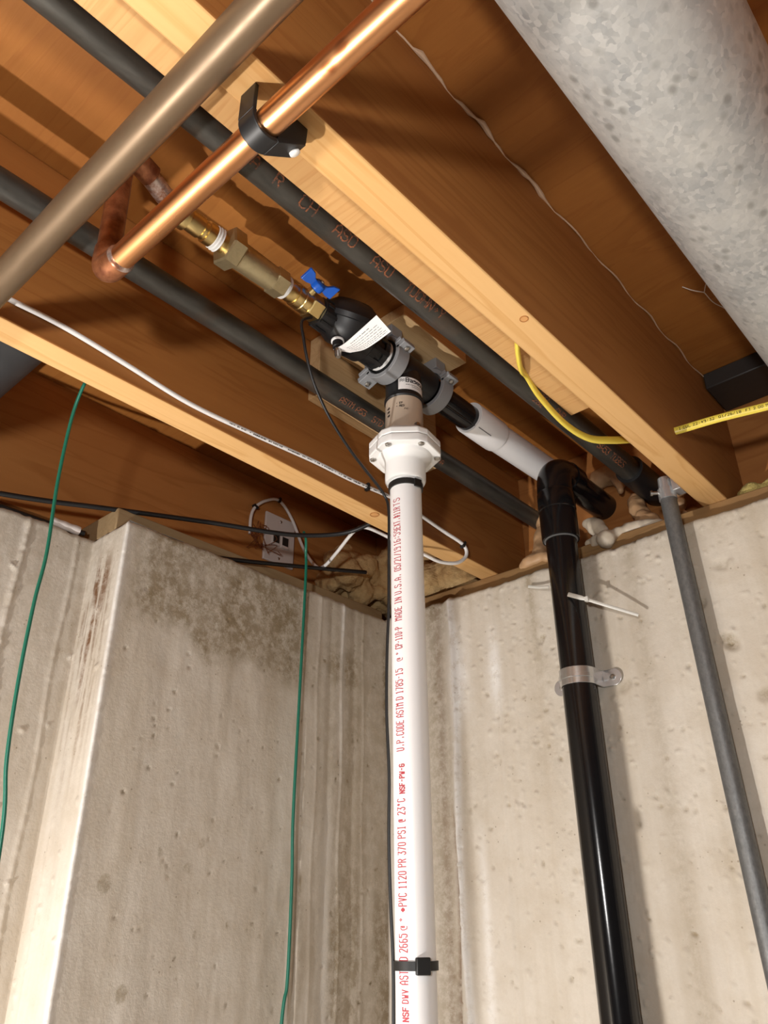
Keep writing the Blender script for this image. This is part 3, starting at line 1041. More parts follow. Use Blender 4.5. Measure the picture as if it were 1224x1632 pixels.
# paper tag
ta = [(0.1471, -0.5222, 0.1226), (0.1684, -0.5237, 0.1192), (0.1931, -0.526, 0.1213), (0.2249, -0.5225, 0.1349)]
tb = [(0.1625, -0.5058, 0.1188), (0.1856, -0.5036, 0.1125), (0.2088, -0.5048, 0.1112), (0.232, -0.503, 0.1165)]
sa, sb = spline(ta, 6), spline(tb, 6)
vs, fs = [], []
for a, b in zip(sa, sb):
    nn = Vector((0.3, -0.3, -0.9)).normalized() * 0.0003
    for k in range(5):
        p_ = a.lerp(b, k / 4)
        vs += [p_ + nn, p_ - nn]
for i in range(len(sa) - 1):
    for k in range(4):
        o = i * 10 + k * 2
        fs += [(o, o + 2, o + 12, o + 10), (o + 1, o + 11, o + 13, o + 3)]
for i in range(len(sa) - 1):
    o = i * 10
    fs += [(o, o + 10, o + 11, o + 1), (o + 8, o + 9, o + 19, o + 18)]
e_ = (len(sa) - 1) * 10
fs += [(0, 1, 3, 2), (2, 3, 5, 4), (4, 5, 7, 6), (6, 7, 9, 8)] + [(e_ + k, e_ + k + 2, e_ + k + 3, e_ + k + 1) for k in (0, 2, 4, 6)]
tg = mk('paper_tag', MB().add(vs, fs), 'paper', pm)
# printed lines on the tag
pr = MB()
nn = Vector((0.3, -0.3, -0.9)).normalized() * 0.0006
rr = random.Random(4)
NS = len(sa) - 1


def tagpt(s, t):
    f_ = max(0, min(NS - 1e-6, s * NS))
    i = int(f_)
    a = sa[i].lerp(sa[i + 1], f_ - i)
    b = sb[i].lerp(sb[i + 1], f_ - i)
    return a.lerp(b, t) + nn


for li, (t0, s0, s1, th) in enumerate([(0.20, 0.40, 0.82, 0.030), (0.34, 0.22, 0.93, 0.022), (0.46, 0.22, 0.93, 0.022), (0.58, 0.22, 0.94, 0.022), (0.70, 0.22, 0.92, 0.022), (0.79, 0.22, 0.95, 0.022), (0.88, 0.25, 0.95, 0.022)]):
    s = s0
    while s < s1:
        wl = rr.uniform(0.02, 0.08)
        e = min(s + wl, s1)
        k = 0
        while s < e - 0.004:
            pr.add([tagpt(s, t0), tagpt(min(s + 0.014, e), t0), tagpt(min(s + 0.014, e), t0 + th), tagpt(s, t0 + th)], [(0, 1, 2, 3)])
            s += 0.014
        s = e + 0.014
mk('print', pr, 'ink_black', tg, recalc=False)

# tee, clear cup, check valve, riser pipe
SX, SY = 0.148, -0.380
tee = thing('pump_tee', (SX, SY, 0.107), 'black tee fitting with paper label above the clear cup', 'pipe fitting')
mk('run', onY([(-0.414, 0.0215), (-0.412, 0.0255), (-0.400, 0.0262), (-0.345, 0.0262), (-0.330, 0.0255), (-0.328, 0.0215)]), 'black_plastic', tee)
mk('branch', MB().lathe([(0.107, 0.0262), (0.109, 0.0280), (0.113, 0.0280), (0.115, 0.0262), (0.160, 0.0262), (0.178, 0.020)], (SX, SY, 0), (0, 0, 1), 48), 'black_plastic', tee)
# label wraps the branch
LR = 0.0266
CAZ = math.atan2(CAM.y - SY, CAM.x - SX)


def zcyl(cx, cy, R, ang0, z0):
    return lambda u, v: (cx + math.cos(ang0 + u / R) * R, cy + math.sin(ang0 + u / R) * R, z0 + v)


lb = MB()
a0, a1, z0, z1 = CAZ - 0.28, CAZ + 1.55, 0.1170, 0.1380
n = 20
vs, fs = [], []
for k in range(n + 1):
    a = a0 + (a1 - a0) * k / n
    for z in (z0, z1):
        vs.append((SX + math.cos(a) * LR, SY + math.sin(a) * LR, z))
for k in range(n):
    fs.append((2 * k, 2 * k + 2, 2 * k + 3, 2 * k + 1))
lab = mk('label', lb.add(vs, fs), 'paper', tee, recalc=False)
ik = MB()
f_ = zcyl(SX, SY, LR + 0.0003, a0 + 0.42, 0.1295)
lettering(ik, 'Basepump', 0.0066, 0.0013, f_, 1.25, 0.95)
for k in range(3):                                  # wave emblem
    for s in range(8):
        x0_ = 0.0022 + s * 0.0009
        fz = zcyl(SX, SY, LR + 0.0003, a0, 0.1300)
        yy = lambda q: 0.0004 + k * 0.0016 + 0.0006 * math.sin(q * 1700)
        ik.add([fz(x0_, yy(x0_)), fz(x0_ + 0.0009, yy(x0_ + 0.0009)), fz(x0_ + 0.0009, yy(x0_ + 0.0009) + 0.0006), fz(x0_, yy(x0_) + 0.0006)], [(0, 1, 2, 3)])
for (u0_, u1_, zz) in ((0.011, 0.034, 0.1245), (0.020, 0.036, 0.1215)):
    fz = zcyl(SX, SY, LR + 0.0003, a0, zz)
    u = u0_
    while u < u1_:
        L_ = rr.uniform(0.0008, 0.0026)
        ik.add([fz(u, 0), fz(u + L_, 0), fz(u + L_, 0.0008), fz(u, 0.0008)], [(0, 1, 2, 3)])
        u += L_ + 0.0006
mk('print', ik, 'ink_black', lab, recalc=False)

cup = thing('clear_cup', (SX, SY, 0.050), 'translucent cup with black level marks between tee and white check valve', 'pipe fitting')
mk('cup_body', MB().lathe([(0.050, 0.0300), (0.055, 0.0300), (0.059, 0.0272), (0.100, 0.0266), (0.1068, 0.0262)], (SX, SY, 0), (0, 0, 1), 48), 'clear_plastic', cup)
ik = MB()
f_ = zcyl(SX, SY, 0.0275, CAZ - 0.40, 0.0915)
lettering(ik, '* EP', 0.0028, 0.0005, f_, 1.3)
f_ = zcyl(SX, SY, 0.0275, CAZ - 0.40, 0.0865)
lettering(ik, '* MED', 0.0028, 0.0006, f_, 1.3)
for k in range(3):
    f_ = zcyl(SX, SY, 0.0276, CAZ - 0.98, 0.076 + k * 0.006)
    lettering(ik, 'HO', 0.0028, 0.0009, f_, 1.2)
f_ = zcyl(SX, SY, 0.0275, CAZ + 0.02, 0.0815)
lettering(ik, 'PVC-', 0.0022, 0.0004, f_, 1.3)
mk('print', ik, 'ink_black', cup, recalc=False)
for da in (0.85, -2.2):
    a = CAZ + da - 0.3
    mk('cup_bolt', MB().lathe([(0, 0.0045), (0.004, 0.0045), (0.006, 0.003)], (SX + math.cos(a) * 0.034, SY + math.sin(a) * 0.034, 0.0508), (0, 0, 1), 6), 'steel_bolt', cup)

cv = thing('check_valve', (SX, SY, -0.024), 'bright white flanged check valve with six bolts on top of the tall pipe', 'valve')


def trunc_hex(R, cut, rot):
    pts = []
    for k in range(6):
        a = rot + k * PI / 3
        c0 = Vector((math.cos(a), math.sin(a))) * R
        pa_ = Vector((math.cos(a - PI / 3), math.sin(a - PI / 3))) * R
        nb = Vector((math.cos(a + PI / 3), math.sin(a + PI / 3))) * R
        pts += [c0.lerp(pa_, cut), c0.lerp(nb, cut)]
    return [(p.x, p.y) for p in pts]


rot = CAZ + PI / 6
EX, EY, EZ = Vector((1, 0, 0)), Vector((0, 1, 0)), Vector((0, 0, 1))
mk('lower_flange', MB().prism(trunc_hex(0.0535, 0.16, rot), (SX, SY, 0.018), EX, EY, EZ, 0.0125), 'pvc_satin', cv, bevel=0.0015)
mk('gasket', MB().prism(trunc_hex(0.0522, 0.16, rot), (SX, SY, 0.0303), EX, EY, EZ, 0.0010), 'grey_plastic', cv)
uf = MB()
p0, p1, p2 = trunc_hex(0.0535, 0.16, rot), trunc_hex(0.0535, 0.16, rot), trunc_hex(0.041, 0.16, rot)
vs = [(SX + a, SY + b, 0.0313) for a, b in p0] + [(SX + a, SY + b, 0.0400) for a, b in p1] + [(SX + a, SY + b, 0.0500) for a, b in p2]
fs = [tuple(range(12))[::-1], tuple(range(24, 36))]
for lv in (0, 12):
    fs += [(lv + k, lv + (k + 1) % 12, lv + 12 + (k + 1) % 12, lv + 12 + k) for k in range(12)]
mk('upper_flange', uf.add(vs, fs), 'pvc_satin', cv, bevel=0.0015, smooth=25)
mk('socket', MB().lathe([(-0.0225, 0.0225), (-0.0225, 0.0262), (-0.019, 0.0278), (0.004, 0.0280), (0.008, 0.0295), (0.013, 0.0345), (0.0165, 0.0368), (0.0185, 0.0372)], (SX, SY, 0), (0, 0, 1), 56), 'pvc_satin', cv)
for k in range(6):
    a = rot + k * PI / 3
    bxp = (SX + math.cos(a) * 0.0440, SY + math.sin(a) * 0.0440, 0.0180)
    mk('bolt', MB().lathe([(0, 0.0045), (0.0018, 0.0045), (0.0028, 0.0028)], bxp, (0, 0, -1), 6), 'steel_bolt', cv, smooth=20)

pv = thing('riser_pipe', (SX, SY, FLOOR), 'tall vertical white plastic pipe with red printing in the middle', 'pipe')
PR = 0.0211
mk('pipe_body', MB().lathe([(0, PR), (-FLOOR - 0.021, PR)], (SX, SY, FLOOR), (0, 0, 1), 56), 'pvc_white', pv)
ik = MB()


TA = CAZ - 0.40


def text_len(text, h, adv, sx):
    return lettering(MB(), text, h, 0.0001, lambda u, v: (u, v, 0), adv, sx)


# (words, z at the start, z at the end, letter height, stroke)
PVC_LINES = [('NSF', -0.6359, -0.6245, 0.0065, 0.0013), ('DWV', -0.6209, -0.6098, 0.007, 0.001), ('ASTM D 2665', -0.605, -0.5611, 0.0102, 0.0010), ('@o', -0.5572, -0.5458, 0.009, 0.0008), ('*', -0.5412, -0.5366, 0.009, 0.0022), ('PVC 1120 PR 370 PSI @ 23oC', -0.5354, -0.4303, 0.0102, 0.0010), ('NSF-PW-G', -0.4244, -0.3937, 0.0065, 0.0013), ('U.P.CODE ASTM D 1785-15', -0.3787, -0.2847, 0.0102, 0.0010), ('@o', -0.2748, -0.2632, 0.009, 0.0008), ('CP-110-P', -0.2593, -0.2325, 0.0102, 0.0010), ('MADE IN U.S.A.', -0.2237, -0.1631, 0.0102, 0.0010), ('05/21/19', -0.158, -0.1257, 0.0102, 0.0010), ('16:59', -0.1222, -0.1007, 0.0102, 0.0010), ('EXT.#11R', -0.0989, -0.0676, 0.0102, 0.0010), ('TS', -0.0648, -0.0544, 0.0102, 0.0010)]
for txt, z0, z1, h, wdt in PVC_LINES:
    L1_ = text_len(txt, h, 1.45, 1.0)
    k_ = (z1 - z0) / (L1_ - h * 0.40)
    R = PR + 0.0003
    fn = lambda u, v: (SX + math.cos(TA - v / R) * R, SY + math.sin(TA - v / R) * R, z0 + u)
    lettering(ik, txt, h, wdt, fn, 1 + 0.45 * k_, k_)
mk('print', ik, 'ink_red', pv, recalc=False)
tag(mk('tape_band', MB().lathe([(-0.0335, 0.0214), (-0.0335, 0.0232), (-0.030, 0.0236), (-0.0255, 0.0234), (-0.0245, 0.0214)], (SX, SY, 0), (0, 0, 1), 48).obox(
    Vector((SX + math.cos(CAZ + 0.75) * 0.0238, SY + math.sin(CAZ + 0.75) * 0.0238, -0.0310)), Vector((math.cos(CAZ + 0.75), math.sin(CAZ + 0.75), 0)), Vector((-math.sin(CAZ + 0.75), math.cos(CAZ + 0.75), 0.1)).normalized(), EZ, 0.0012, 0.006, 0.0055), 'black_rubber'),
    'black tape band at the top of the white vertical pipe', 'tape')
zt = thing('cable_tie', (SX, SY, -0.594), 'black cable tie round the lower part of the white vertical pipe', 'cable tie')
mk('strap', MB().ring((SX, SY, -0.5935), (0, 0, 1), 0.0213, 0.0232, 0.0085, seg=48), 'black_rubber', zt)
aa = CAZ + 0.30
mk('head', MB().obox(Vector((SX + math.cos(aa) * 0.0240, SY + math.sin(aa) * 0.0240, -0.5893)), Vector((math.cos(aa), math.sin(aa), 0)), Vector((-math.sin(aa), math.cos(aa), 0)), EZ, 0.0032, 0.0075, 0.0078), 'black_rubber', zt, bevel=0.0012)

# grey clamps holding the tee
for i, (yc, lab_) in enumerate(((-0.418, 'grey plastic pipe clamp around the pump outlet beside the tee label'), (-0.3165, 'grey plastic pipe clamp where the tee meets the black outlet pipe'))):
    t = thing('grey_clamp', (PX, yc, PZ - 0.034), lab_, 'clamp', 'grey pump clamps')
    mk('lower_half', MB().ring((PX, yc - 0.0115, PZ), Y, 0.0268, 0.0335, 0.023, math.radians(8), math.radians(172), 32, ref=(-1, 0, 0)), 'grey_plastic', t, bevel=0.0008)
    mk('rib', MB().ring((PX, yc - 0.0015, PZ), Y, 0.0336, 0.0350, 0.003, math.radians(14), math.radians(166), 32, ref=(-1, 0, 0)), 'grey_plastic', t)
    mk('upper_half', MB().ring((PX, yc - 0.0115, PZ), Y, 0.0268, 0.0335, 0.023, math.radians(188), math.radians(352), 32, ref=(-1, 0, 0)), 'grey_plastic', t, bevel=0.0008)
    mk('mount', MB().box(PX - 0.02, PX + 0.02, yc - 0.0115, yc + 0.0115, PZ + 0.031, 0.2144), 'grey_plastic', t, bevel=0.0008)
    for sg in (-1, 1):
        ext = 0.050 if sg < 0 else 0.043
        lug = MB().box(*sorted((PX + sg * 0.027, PX + sg * ext)), yc - 0.0115, yc + 0.0115, PZ - 0.009, PZ - 0.0005)
        mk('lug', lug, 'grey_plastic', t, bevel=0.0008)
        mk('lug', MB().box(*sorted((PX + sg * 0.027, PX + sg * (ext - 0.004))), yc - 0.0115, yc + 0.0115, PZ + 0.0005, PZ + 0.007), 'grey_plastic', t, bevel=0.0008)
        mk('bolt', MB().lathe([(0, 0.004), (0.003, 0.004), (0.004, 0.0025)], (PX + sg * (ext - 0.007), yc, PZ - 0.009), (0, 0, -1), 6), 'steel_bolt', t)
    # the clamp sits turned on the pipe, far lug lower
    tr = Matrix.Translation((0, 0, 0.034)) @ Matrix.Rotation(math.radians(-17), 4, 'Y') @ Matrix.Translation((0, 0, -0.034))
    for o in [o for o in bpy.data.objects if o.parent == t and not o.name.startswith('mount')]:
        o.data.transform(tr)

op = thing('pump_outlet_pipe', (PX, -0.26, PZ - 0.021), 'black plastic outlet pipe running from the tee into the white coupling', 'pipe')
mk('pipe_body', onY([(-0.3275, 0.0200), (-0.3275, 0.0207), (-0.190, 0.0207), (-0.190, 0.0200)]), 'abs_black', op)
mk('mould_seam', MB().box(PX + 0.010, PX + 0.0115, -0.303, -0.222, PZ - 0.0192, PZ - 0.0170), 'abs_black', op)
wp = thing('white_discharge_pipe', (PX + 0.003, -0.05, PZ - 0.024), 'short white plastic discharge pipe with coupling going behind the black elbow', 'pipe')
mk('coupling', onY([(-0.222, 0.0212), (-0.223, 0.0262), (-0.221, 0.0268), (-0.152, 0.0268), (-0.148, 0.0262), (-0.147, 0.0243)], z=PZ + 0.001, x=PX + 0.001), 'pvc_white', wp)
mk('slit', MB().box(PX + 0.0150, PX + 0.0160, -0.218, -0.185, PZ - 0.0226, PZ - 0.0205), 'grey_plastic', wp)
mk('pipe_body', MB().tube([(PX + 0.001, -0.16, PZ + 0.001), (PX + 0.004, 0.11, PZ + 0.005)], 0.0241, 48), 'pvc_white', wp)

# thin black air tube from the pump, down behind the white pipe
tp = [(0.15, -0.5655, 0.148), (0.15, -0.5818, 0.1303), (0.15, -0.5771, 0.1045), (0.148, -0.5684, 0.0807), (0.144, -0.5513, 0.0532), (0.138, -0.5164, 0.0213), (0.132, -0.4694, -0.006), (0.127, -0.4216, -0.026), (0.1235, -0.3955, -0.0375)]
lx, ly = math.cos(CAZ - 1.75), math.sin(CAZ - 1.75)
for z, off in ((-0.06, 0.0238), (-0.12, 0.0240), (-0.20, 0.0250), (-0.26, 0.0275), (-0.33, 0.0285), (-0.40, 0.0262), (-0.47, 0.0270), (-0.53, 0.0258), (-0.59, 0.0236), (-0.66, 0.0240), (-0.80, 0.0242)):
    tp.append((SX + lx * off, SY + ly * off, z))
tag(mk('air_tube', MB().tube(spline(tp, 6), 0.0019, 10), 'black_plastic'), 'thin black tube from the pump curving to the white vertical pipe', 'tube')

# ================================================================== BLACK ABS DISCHARGE
AX_, AY_ = 0.207, -0.073
ab = thing('abs_discharge_pipe', (AX_, AY_, FLOOR), 'glossy black vertical drain pipe with elbow turning into the rim board', 'pipe')
mk('pipe_body', MB().lathe([(0, 0.0241), (-FLOOR + 0.01, 0.0241)], (AX_, AY_, FLOOR), (0, 0, 1), 56), 'abs_black', ab)
mk('coupling', MB().lathe([(-0.017, 0.0245), (-0.017, 0.0288), (-0.014, 0.0294), (0.029, 0.0294), (0.030, 0.0284), (0.033, 0.0284), (0.034, 0.0298), (0.064, 0.0300), (0.066, 0.0288)], (AX_, AY_, 0), (0, 0, 1), 56), 'abs_black', ab)
mk('cement_line', MB().lathe([(-0.0185, 0.0242), (-0.0180, 0.0262), (-0.0168, 0.0262), (-0.0165, 0.0242)], (AX_, AY_, 0), (0, 0, 1), 56), 'grey_plastic', ab)
pts = [(AX_, AY_, 0.060), (AX_, AY_, 0.076)]
for k in range(0, 11):
    a = k / 10 * PI / 2
    pts.append((AX_, AY_ + 0.034 - 0.034 * math.cos(a), 0.078 + 0.034 * math.sin(a)))
pts += [(AX_, AY_ + 0.045, 0.112)]
mk('elbow', MB().tube(pts, [0.0288] * 2 + [0.0285] * 11 + [0.0288], 48), 'abs_black', ab)
mk('elbow_hub', MB().lathe([(0, 0.0262), (0.0, 0.0300), (0.026, 0.0300), (0.027, 0.0250)], (AX_, AY_ + 0.036, 0.112), (0, 1, 0), 48), 'abs_black', ab)
mk('stub', MB().lathe([(0, 0.0241), (0.13, 0.0241)], (AX_, AY_ + 0.055, 0.112), (0, 1, 0), 48), 'abs_black', ab)

ck = thing('pipe_strap', (AX_, -0.06, -0.245), 'shiny zinc pipe strap screwed to the wall around the black vertical pipe', 'clamp')
SZ = -0.238
mk('band', MB().ring((AX_, AY_, SZ - 0.012), (0, 0, 1), 0.0244, 0.0262, 0.024, math.radians(0), math.radians(180), 40, ref=(-1, 0, 0)).ring(
    (AX_, AY_, SZ - 0.003), (0, 0, 1), 0.0262, 0.0274, 0.006, math.radians(10), math.radians(170), 40, ref=(-1, 0, 0)), 'zinc', ck, bevel=0.0004)
for sg in (-1, 1):
    leg = MB().box(*sorted((AX_ + sg * 0.0246, AX_ + sg * 0.0264)), AY_, -0.0455, SZ - 0.012, SZ + 0.012)
    mk('leg', leg, 'zinc', ck)
    poly_ = [(0.0, -0.012), (0.017, -0.012)] + [(0.017 + 0.0125 * math.cos(a), 0.0125 * math.sin(a)) for a in [math.radians(-74 + 148 * k / 14) for k in range(15)]] + [(0.017, 0.012), (0.0, 0.012)]
    ear = MB().prism(poly_, (AX_ + sg * 0.025, -0.0475, SZ), EX * sg, EZ, EY, 0.002)
    er = mk('ear', ear, 'zinc', ck, bevel=0.0004)
    mk('screw', MB().lathe([(0, 0.0022), (0.0015, 0.0042), (0.003, 0.0045)], (AX_ + sg * 0.041, -0.0505, SZ), (0, 1, 0), 6), 'steel_bolt', er)
    mk('rib', MB().box(*sorted((AX_ + sg * 0.027, AX_ + sg * 0.034)), -0.0490, -0.0475, SZ - 0.003, SZ + 0.003), 'zinc', er)

# loose clear tie round the black pipe
tz = thing('nylon_tie', (AX_, AY_, -0.17), 'loose milky white nylon cable tie around the black vertical pipe', 'cable tie')
pts = spline([(0.128, -0.052, -0.066), (0.150, -0.060, -0.076), (0.178, -0.0760, -0.088)], 5)
mk('tail', MB().tube(pts, 0.0024, 8, flat=0.35, upv=(0, 0, 1)), 'tie_nylon', tz)
pts = spline([(0.2215, -0.0995, -0.1195), (0.245, -0.094, -0.1315), (0.275, -0.083, -0.1475), (0.309, -0.066, -0.1650)], 5)
mk('strap', MB().tube(pts, [0.0034] * 5 + [0.0024] * (len(pts) - 5), 8, flat=0.4, upv=(0, 0, 1)), 'tie_nylon', tz)
mk('head', MB().box(0.2445, 0.2505, -0.0965, -0.090, -0.1360, -0.1285), 'tie_nylon', tz, bevel=0.0008)

# ================================================================== GREY CONDUIT
gc = thing('grey_conduit', (0.4312, -0.063, FLOOR), 'thin grey metal conduit running down the right wall from the joist', 'pipe')
mk('pipe_body', MB().tube([(0.4312, -0.063, FLOOR), (0.3812, -0.063, -0.002)], 0.0117, 32), 'grey_conduit', gc)
mk('connector', MB().lathe([(-0.005, 0.0117), (-0.005, 0.0128), (0.004, 0.0130), (0.012, 0.0130), (0.0135, 0.0105), (0.030, 0.0100)], (0.3812, -0.063, 0), (0, 0, 1), 28), 'zinc', gc)
mk('set_screw', MB().lathe([(0, 0.0028), (0.010, 0.0028), (0.010, 0.0042), (0.013, 0.0042)], (0.3722, -0.068, 0.008), (-0.85, -0.5, 0.05), 12), 'steel_bolt', gc)
mk('hanger', MB().box(0.3932, 0.4054, -0.074, -0.052, 0.002, 0.028), 'zinc', gc, bevel=0.0005)

# ================================================================== CABLES
def cable(name, pts, r, mat, label, cat, n=8, flat=None, upv=None, seg=10):
    return tag(mk(name, MB().tube(spline(pts, n), r, seg, flat=flat, upv=upv), mat), label, cat)


wa = [(0.0415, -0.93, 0.022), (0.0415, -0.8878, 0.0237), (0.0415, -0.8289, 0.0257), (0.0415, -0.7505, 0.0204), (0.0415, -0.6624, 0.0127), (0.0415, -0.5644, 0.0171), (0.0415, -0.4521, 0.0252), (0.0415, -0.3761, 0.0275), (0.0415, -0.2898, 0.0345), (0.0415, -0.248, 0.0336), (0.0415, -0.2012, 0.0292),
      (0.045, -0.1587, 0.0211), (0.05, -0.1166, 0.0116), (0.05, -0.1094, -0.0056), (0.045, -0.1289, -0.0240), (0.035, -0.1615, -0.0300), (0.02, -0.1841, -0.0200), (0.0, -0.2005, -0.0070),
      (-0.02, -0.219, 0.0094), (-0.06, -0.2333, 0.0373), (-0.09, -0.2323, 0.042), (-0.15, -0.2136, 0.0277), (-0.2, -0.1951, 0.0227), (-0.22, -0.1979, 0.0278), (-0.3, -0.1568, 0.1017), (-0.33, -0.1655, 0.175), (-0.335, -0.1967, 0.2059), (-0.335, -0.23, 0.1923), (-0.335, -0.2549, 0.1684), (-0.335, -0.2635, 0.1445), (-0.335, -0.2632, 0.1085)]
wc = thing('white_cable', (0.0415, -0.5, 0.0), 'white network cable stapled along the joist, looping under it to the jack plate', 'cable')
mk('jacket', MB().tube(spline(wa, 8), 0.0030, 12), 'white_cable', wc)
wpath = spline(wa, 8)


def staple(i, d):
    p_ = wpath[i]
    t = (wpath[i + 1] - wpath[i - 1]).normalized()
    d = Vector(d)
    d = (d - t * d.dot(t)).normalized()
    n_ = t.cross(d)
    b_ = MB().ring(p_ - t * 0.0022, t, 0.0031, 0.0042, 0.0044, 0, 2 * PI, 16)
    b_.obox(p_ + n_ * 0.0044 , t, d, n_, 0.0022, 0.0040, 0.0016)
    b_.obox(p_ + d * 0.0030 - n_ * 0.002, t, d, n_, 0.0020, 0.0020, 0.0030)
    mk('staple', b_, 'black_rubber', wc)


def near(pt):
    q = Vector(pt)
    return min(range(1, len(wpath) - 1), key=lambda k: (wpath[k] - q).length)


for pt, d in (((0.0415, -0.338, 0.031), (1, 0, 0)), ((0.05, -0.1166, 0.0100), (1, 0, 0)), ((-0.335, -0.1967, 0.2059), (1, 0, 0)), ((-0.335, -0.2549, 0.1684), (1, 0, 0))):
    staple(near(pt), d)
ik = MB()                                   # small print along the jacket (dashes, not legible)
for k in range(near((0.0415, -0.60, 0.016)), near((0.0415, -0.30, 0.034))):
    a, b = wpath[k], wpath[k + 1]
    t = (b - a).normalized()
    side = Vector((0.82, 0, -0.57))
    vv = t.cross(side).normalized()
    L_ = (b - a).length
    s = 0.0
    while s < L_ - 0.001:
        e = rr.uniform(0.0008, 0.0026)
        c0 = a + t * s + side * 0.00315
        c1 = a + t * min(L_, s + e) + side * 0.00315
        hh_ = rr.uniform(0.0004, 0.0009)
        if rr.random() < 0.72:
            ik.add([c0 - vv * hh_, c1 - vv * hh_, c1 + vv * hh_, c0 + vv * hh_], [(0, 1, 2, 3)])
        s += e + 0.0006
mk('print', ik, 'ink_black', wc, recalc=False)

yc_ = thing('yellow_cable', (0.39, -0.3, 0.0), 'yellow electrical cable looping below the joist and on through it to the right', 'cable')
ya = [(0.425, -0.512, 0.0095), (0.4055, -0.493, 0.0092), (0.3905, -0.468, 0.0090), (0.379, -0.4446, 0.0120), (0.372, -0.4215, 0.0200), (0.365, -0.382, 0.0145), (0.365, -0.3258, 0.0034), (0.373, -0.2813, 0.0), (0.386, -0.2450, 0.0085), (0.398, -0.205, 0.024), (0.412, -0.178, 0.034), (0.444, -0.1646, 0.0363), (0.50, -0.155, 0.0362), (0.58, -0.135, 0.036), (0.70, -0.118, 0.036), (0.8115, -0.11, 0.036)]
mk('jacket', MB().tube(spline(ya, 8), 0.0055, 14, flat=0.55, upv=(0, 0, 1)), 'yellow_cable', yc_)
yp = spline(ya, 8)
# arc length print on the flat side facing the room
ik = MB()
seg0 = 11 * 8
arc = [0.0]
for k in range(seg0, len(yp) - 1):
    arc.append(arc[-1] + (yp[k + 1] - yp[k]).length)


def yfn(u, v):
    k = 0
    while k < len(arc) - 2 and arc[k + 1] < u:
        k += 1
    a, b = yp[seg0 + k], yp[seg0 + k + 1]
    t = (b - a).normalized()
    p_ = a + t * (u - arc[k])
    side = Vector((0, -1, 0))
    side = (side - t * side.dot(t)).normalized()
    upz = Vector((0, 0, 1))
    ch = max(0.0, 1 - (v / 0.0055) ** 2)
    return p_ + upz * v + side * (0.0055 * 0.55 * math.sqrt(ch) + 0.0003)


lettering(ik, '-I CUL 22:49:32  01/26/18  FT 2 00 MASTER', 0.0034, 0.0006, lambda u, v: yfn(u, v - 0.0017), 1.45, 0.95, u0=0.002)
mk('print', ik, 'ink_black', yc_, recalc=False)

cable('green_wire', [(-0.010, -0.757, 0.050), (-0.012, -0.765, 0.030), (-0.040, -0.763, -0.013), (-0.052, -0.759, -0.098), (-0.05, -0.755, -0.191), (-0.05, -0.757, -0.25), (-0.05, -0.756, -0.331), (-0.05, -0.751, -0.41), (-0.05, -0.74, -0.488), (-0.05, -0.735, -0.70), (-0.05, -0.735, -1.4)],
      0.0020, 'green_wire', 'green wire hanging from the joist at the far left of the picture', 'wire')
cable('green_wire', [(-0.142, -0.300, 0.032), (-0.155, -0.283, 0.030), (-0.170, -0.268, 0.012), (-0.17, -0.266, -0.03), (-0.17, -0.268, -0.223), (-0.17, -0.270, -0.408), (-0.17, -0.267, -0.491), (-0.17, -0.267, -0.613), (-0.17, -0.274, -0.663), (-0.17, -0.29, -0.9), (-0.17, -0.28, -1.5)],
      0.0024, 'green_wire', 'green wire hanging down the left wall below the jack plate', 'wire')
cable('black_cable', [(-0.29, -0.95, -0.040), (-0.28, -0.7826, -0.0302), (-0.275, -0.7367, -0.0251), (-0.265, -0.6728, -0.0149), (-0.25, -0.605, -0.0035), (-0.2, -0.4523, 0.0134), (-0.16, -0.3577, 0.0171), (-0.14, -0.3073, 0.0231), (-0.11, -0.2643, 0.0299), (-0.08, -0.2426, 0.036), (-0.03, -0.2365, 0.042)],
      0.0038, 'black_plastic', 'long black cable stretched above the left wall from pocket to joist', 'cable')
cable('black_cable', [(-0.300, -0.90, -0.033), (-0.299, -0.727, -0.032), (-0.297, -0.657, -0.0325), (-0.288, -0.604, -0.0330)], 0.0042, 'black_plastic',
      'short black tube lying on the recessed wall top at far left', 'tube')
cable('metal_tube', [(-0.292, -0.655, -0.030), (-0.291, -0.635, -0.0305), (-0.290, -0.612, -0.031)], [0.0068 + 0.0004 * math.sin(k) for k in range(17)], 'plate_white',
      'pale tube end lying beside the black tube on the recessed wall top', 'tube')
cable('black_rod', [(-0.222, -0.43, -0.030), (-0.22, -0.3803, -0.0212), (-0.205, -0.246, 0.0062), (-0.19, -0.0971, 0.0391)], 0.0036, 'black_plastic',
      'thin black rod pointing from the left wall into the insulation', 'rod')

# jack plate on the rim board
jk = thing('jack_plate', (-0.341, -0.185, 0.072), 'off-white wall plate with two jack openings on the left rim board', 'wall plate')
mk('plate', MB().box(-0.3435, -0.338, -0.224, -0.148, 0.072, 0.174), 'plate_white', jk, bevel=0.0015)
for yj in (-0.1975, -0.1745):
    j = mk('jack', MB().box(-0.339, -0.335, yj - 0.0095, yj + 0.0095, 0.108, 0.134), 'plate_white', jk, bevel=0.0005)
    mk('socket', MB().box(-0.3352, -0.3345, yj - 0.0075, yj + 0.0075, 0.113, 0.131), 'ink_black', j)
for zj in (0.083, 0.163):
    mk('screw', MB().lathe([(0, 0.0030), (0.0012, 0.0022)], (-0.338, -0.186, zj), (1, 0, 0), 14), 'steel_bolt', jk)
cw = thing('loose_wires', (-0.34, -0.24, 0.07), 'tangle of thin brown wires beside the jack plate', 'wire')
rw = random.Random(9)
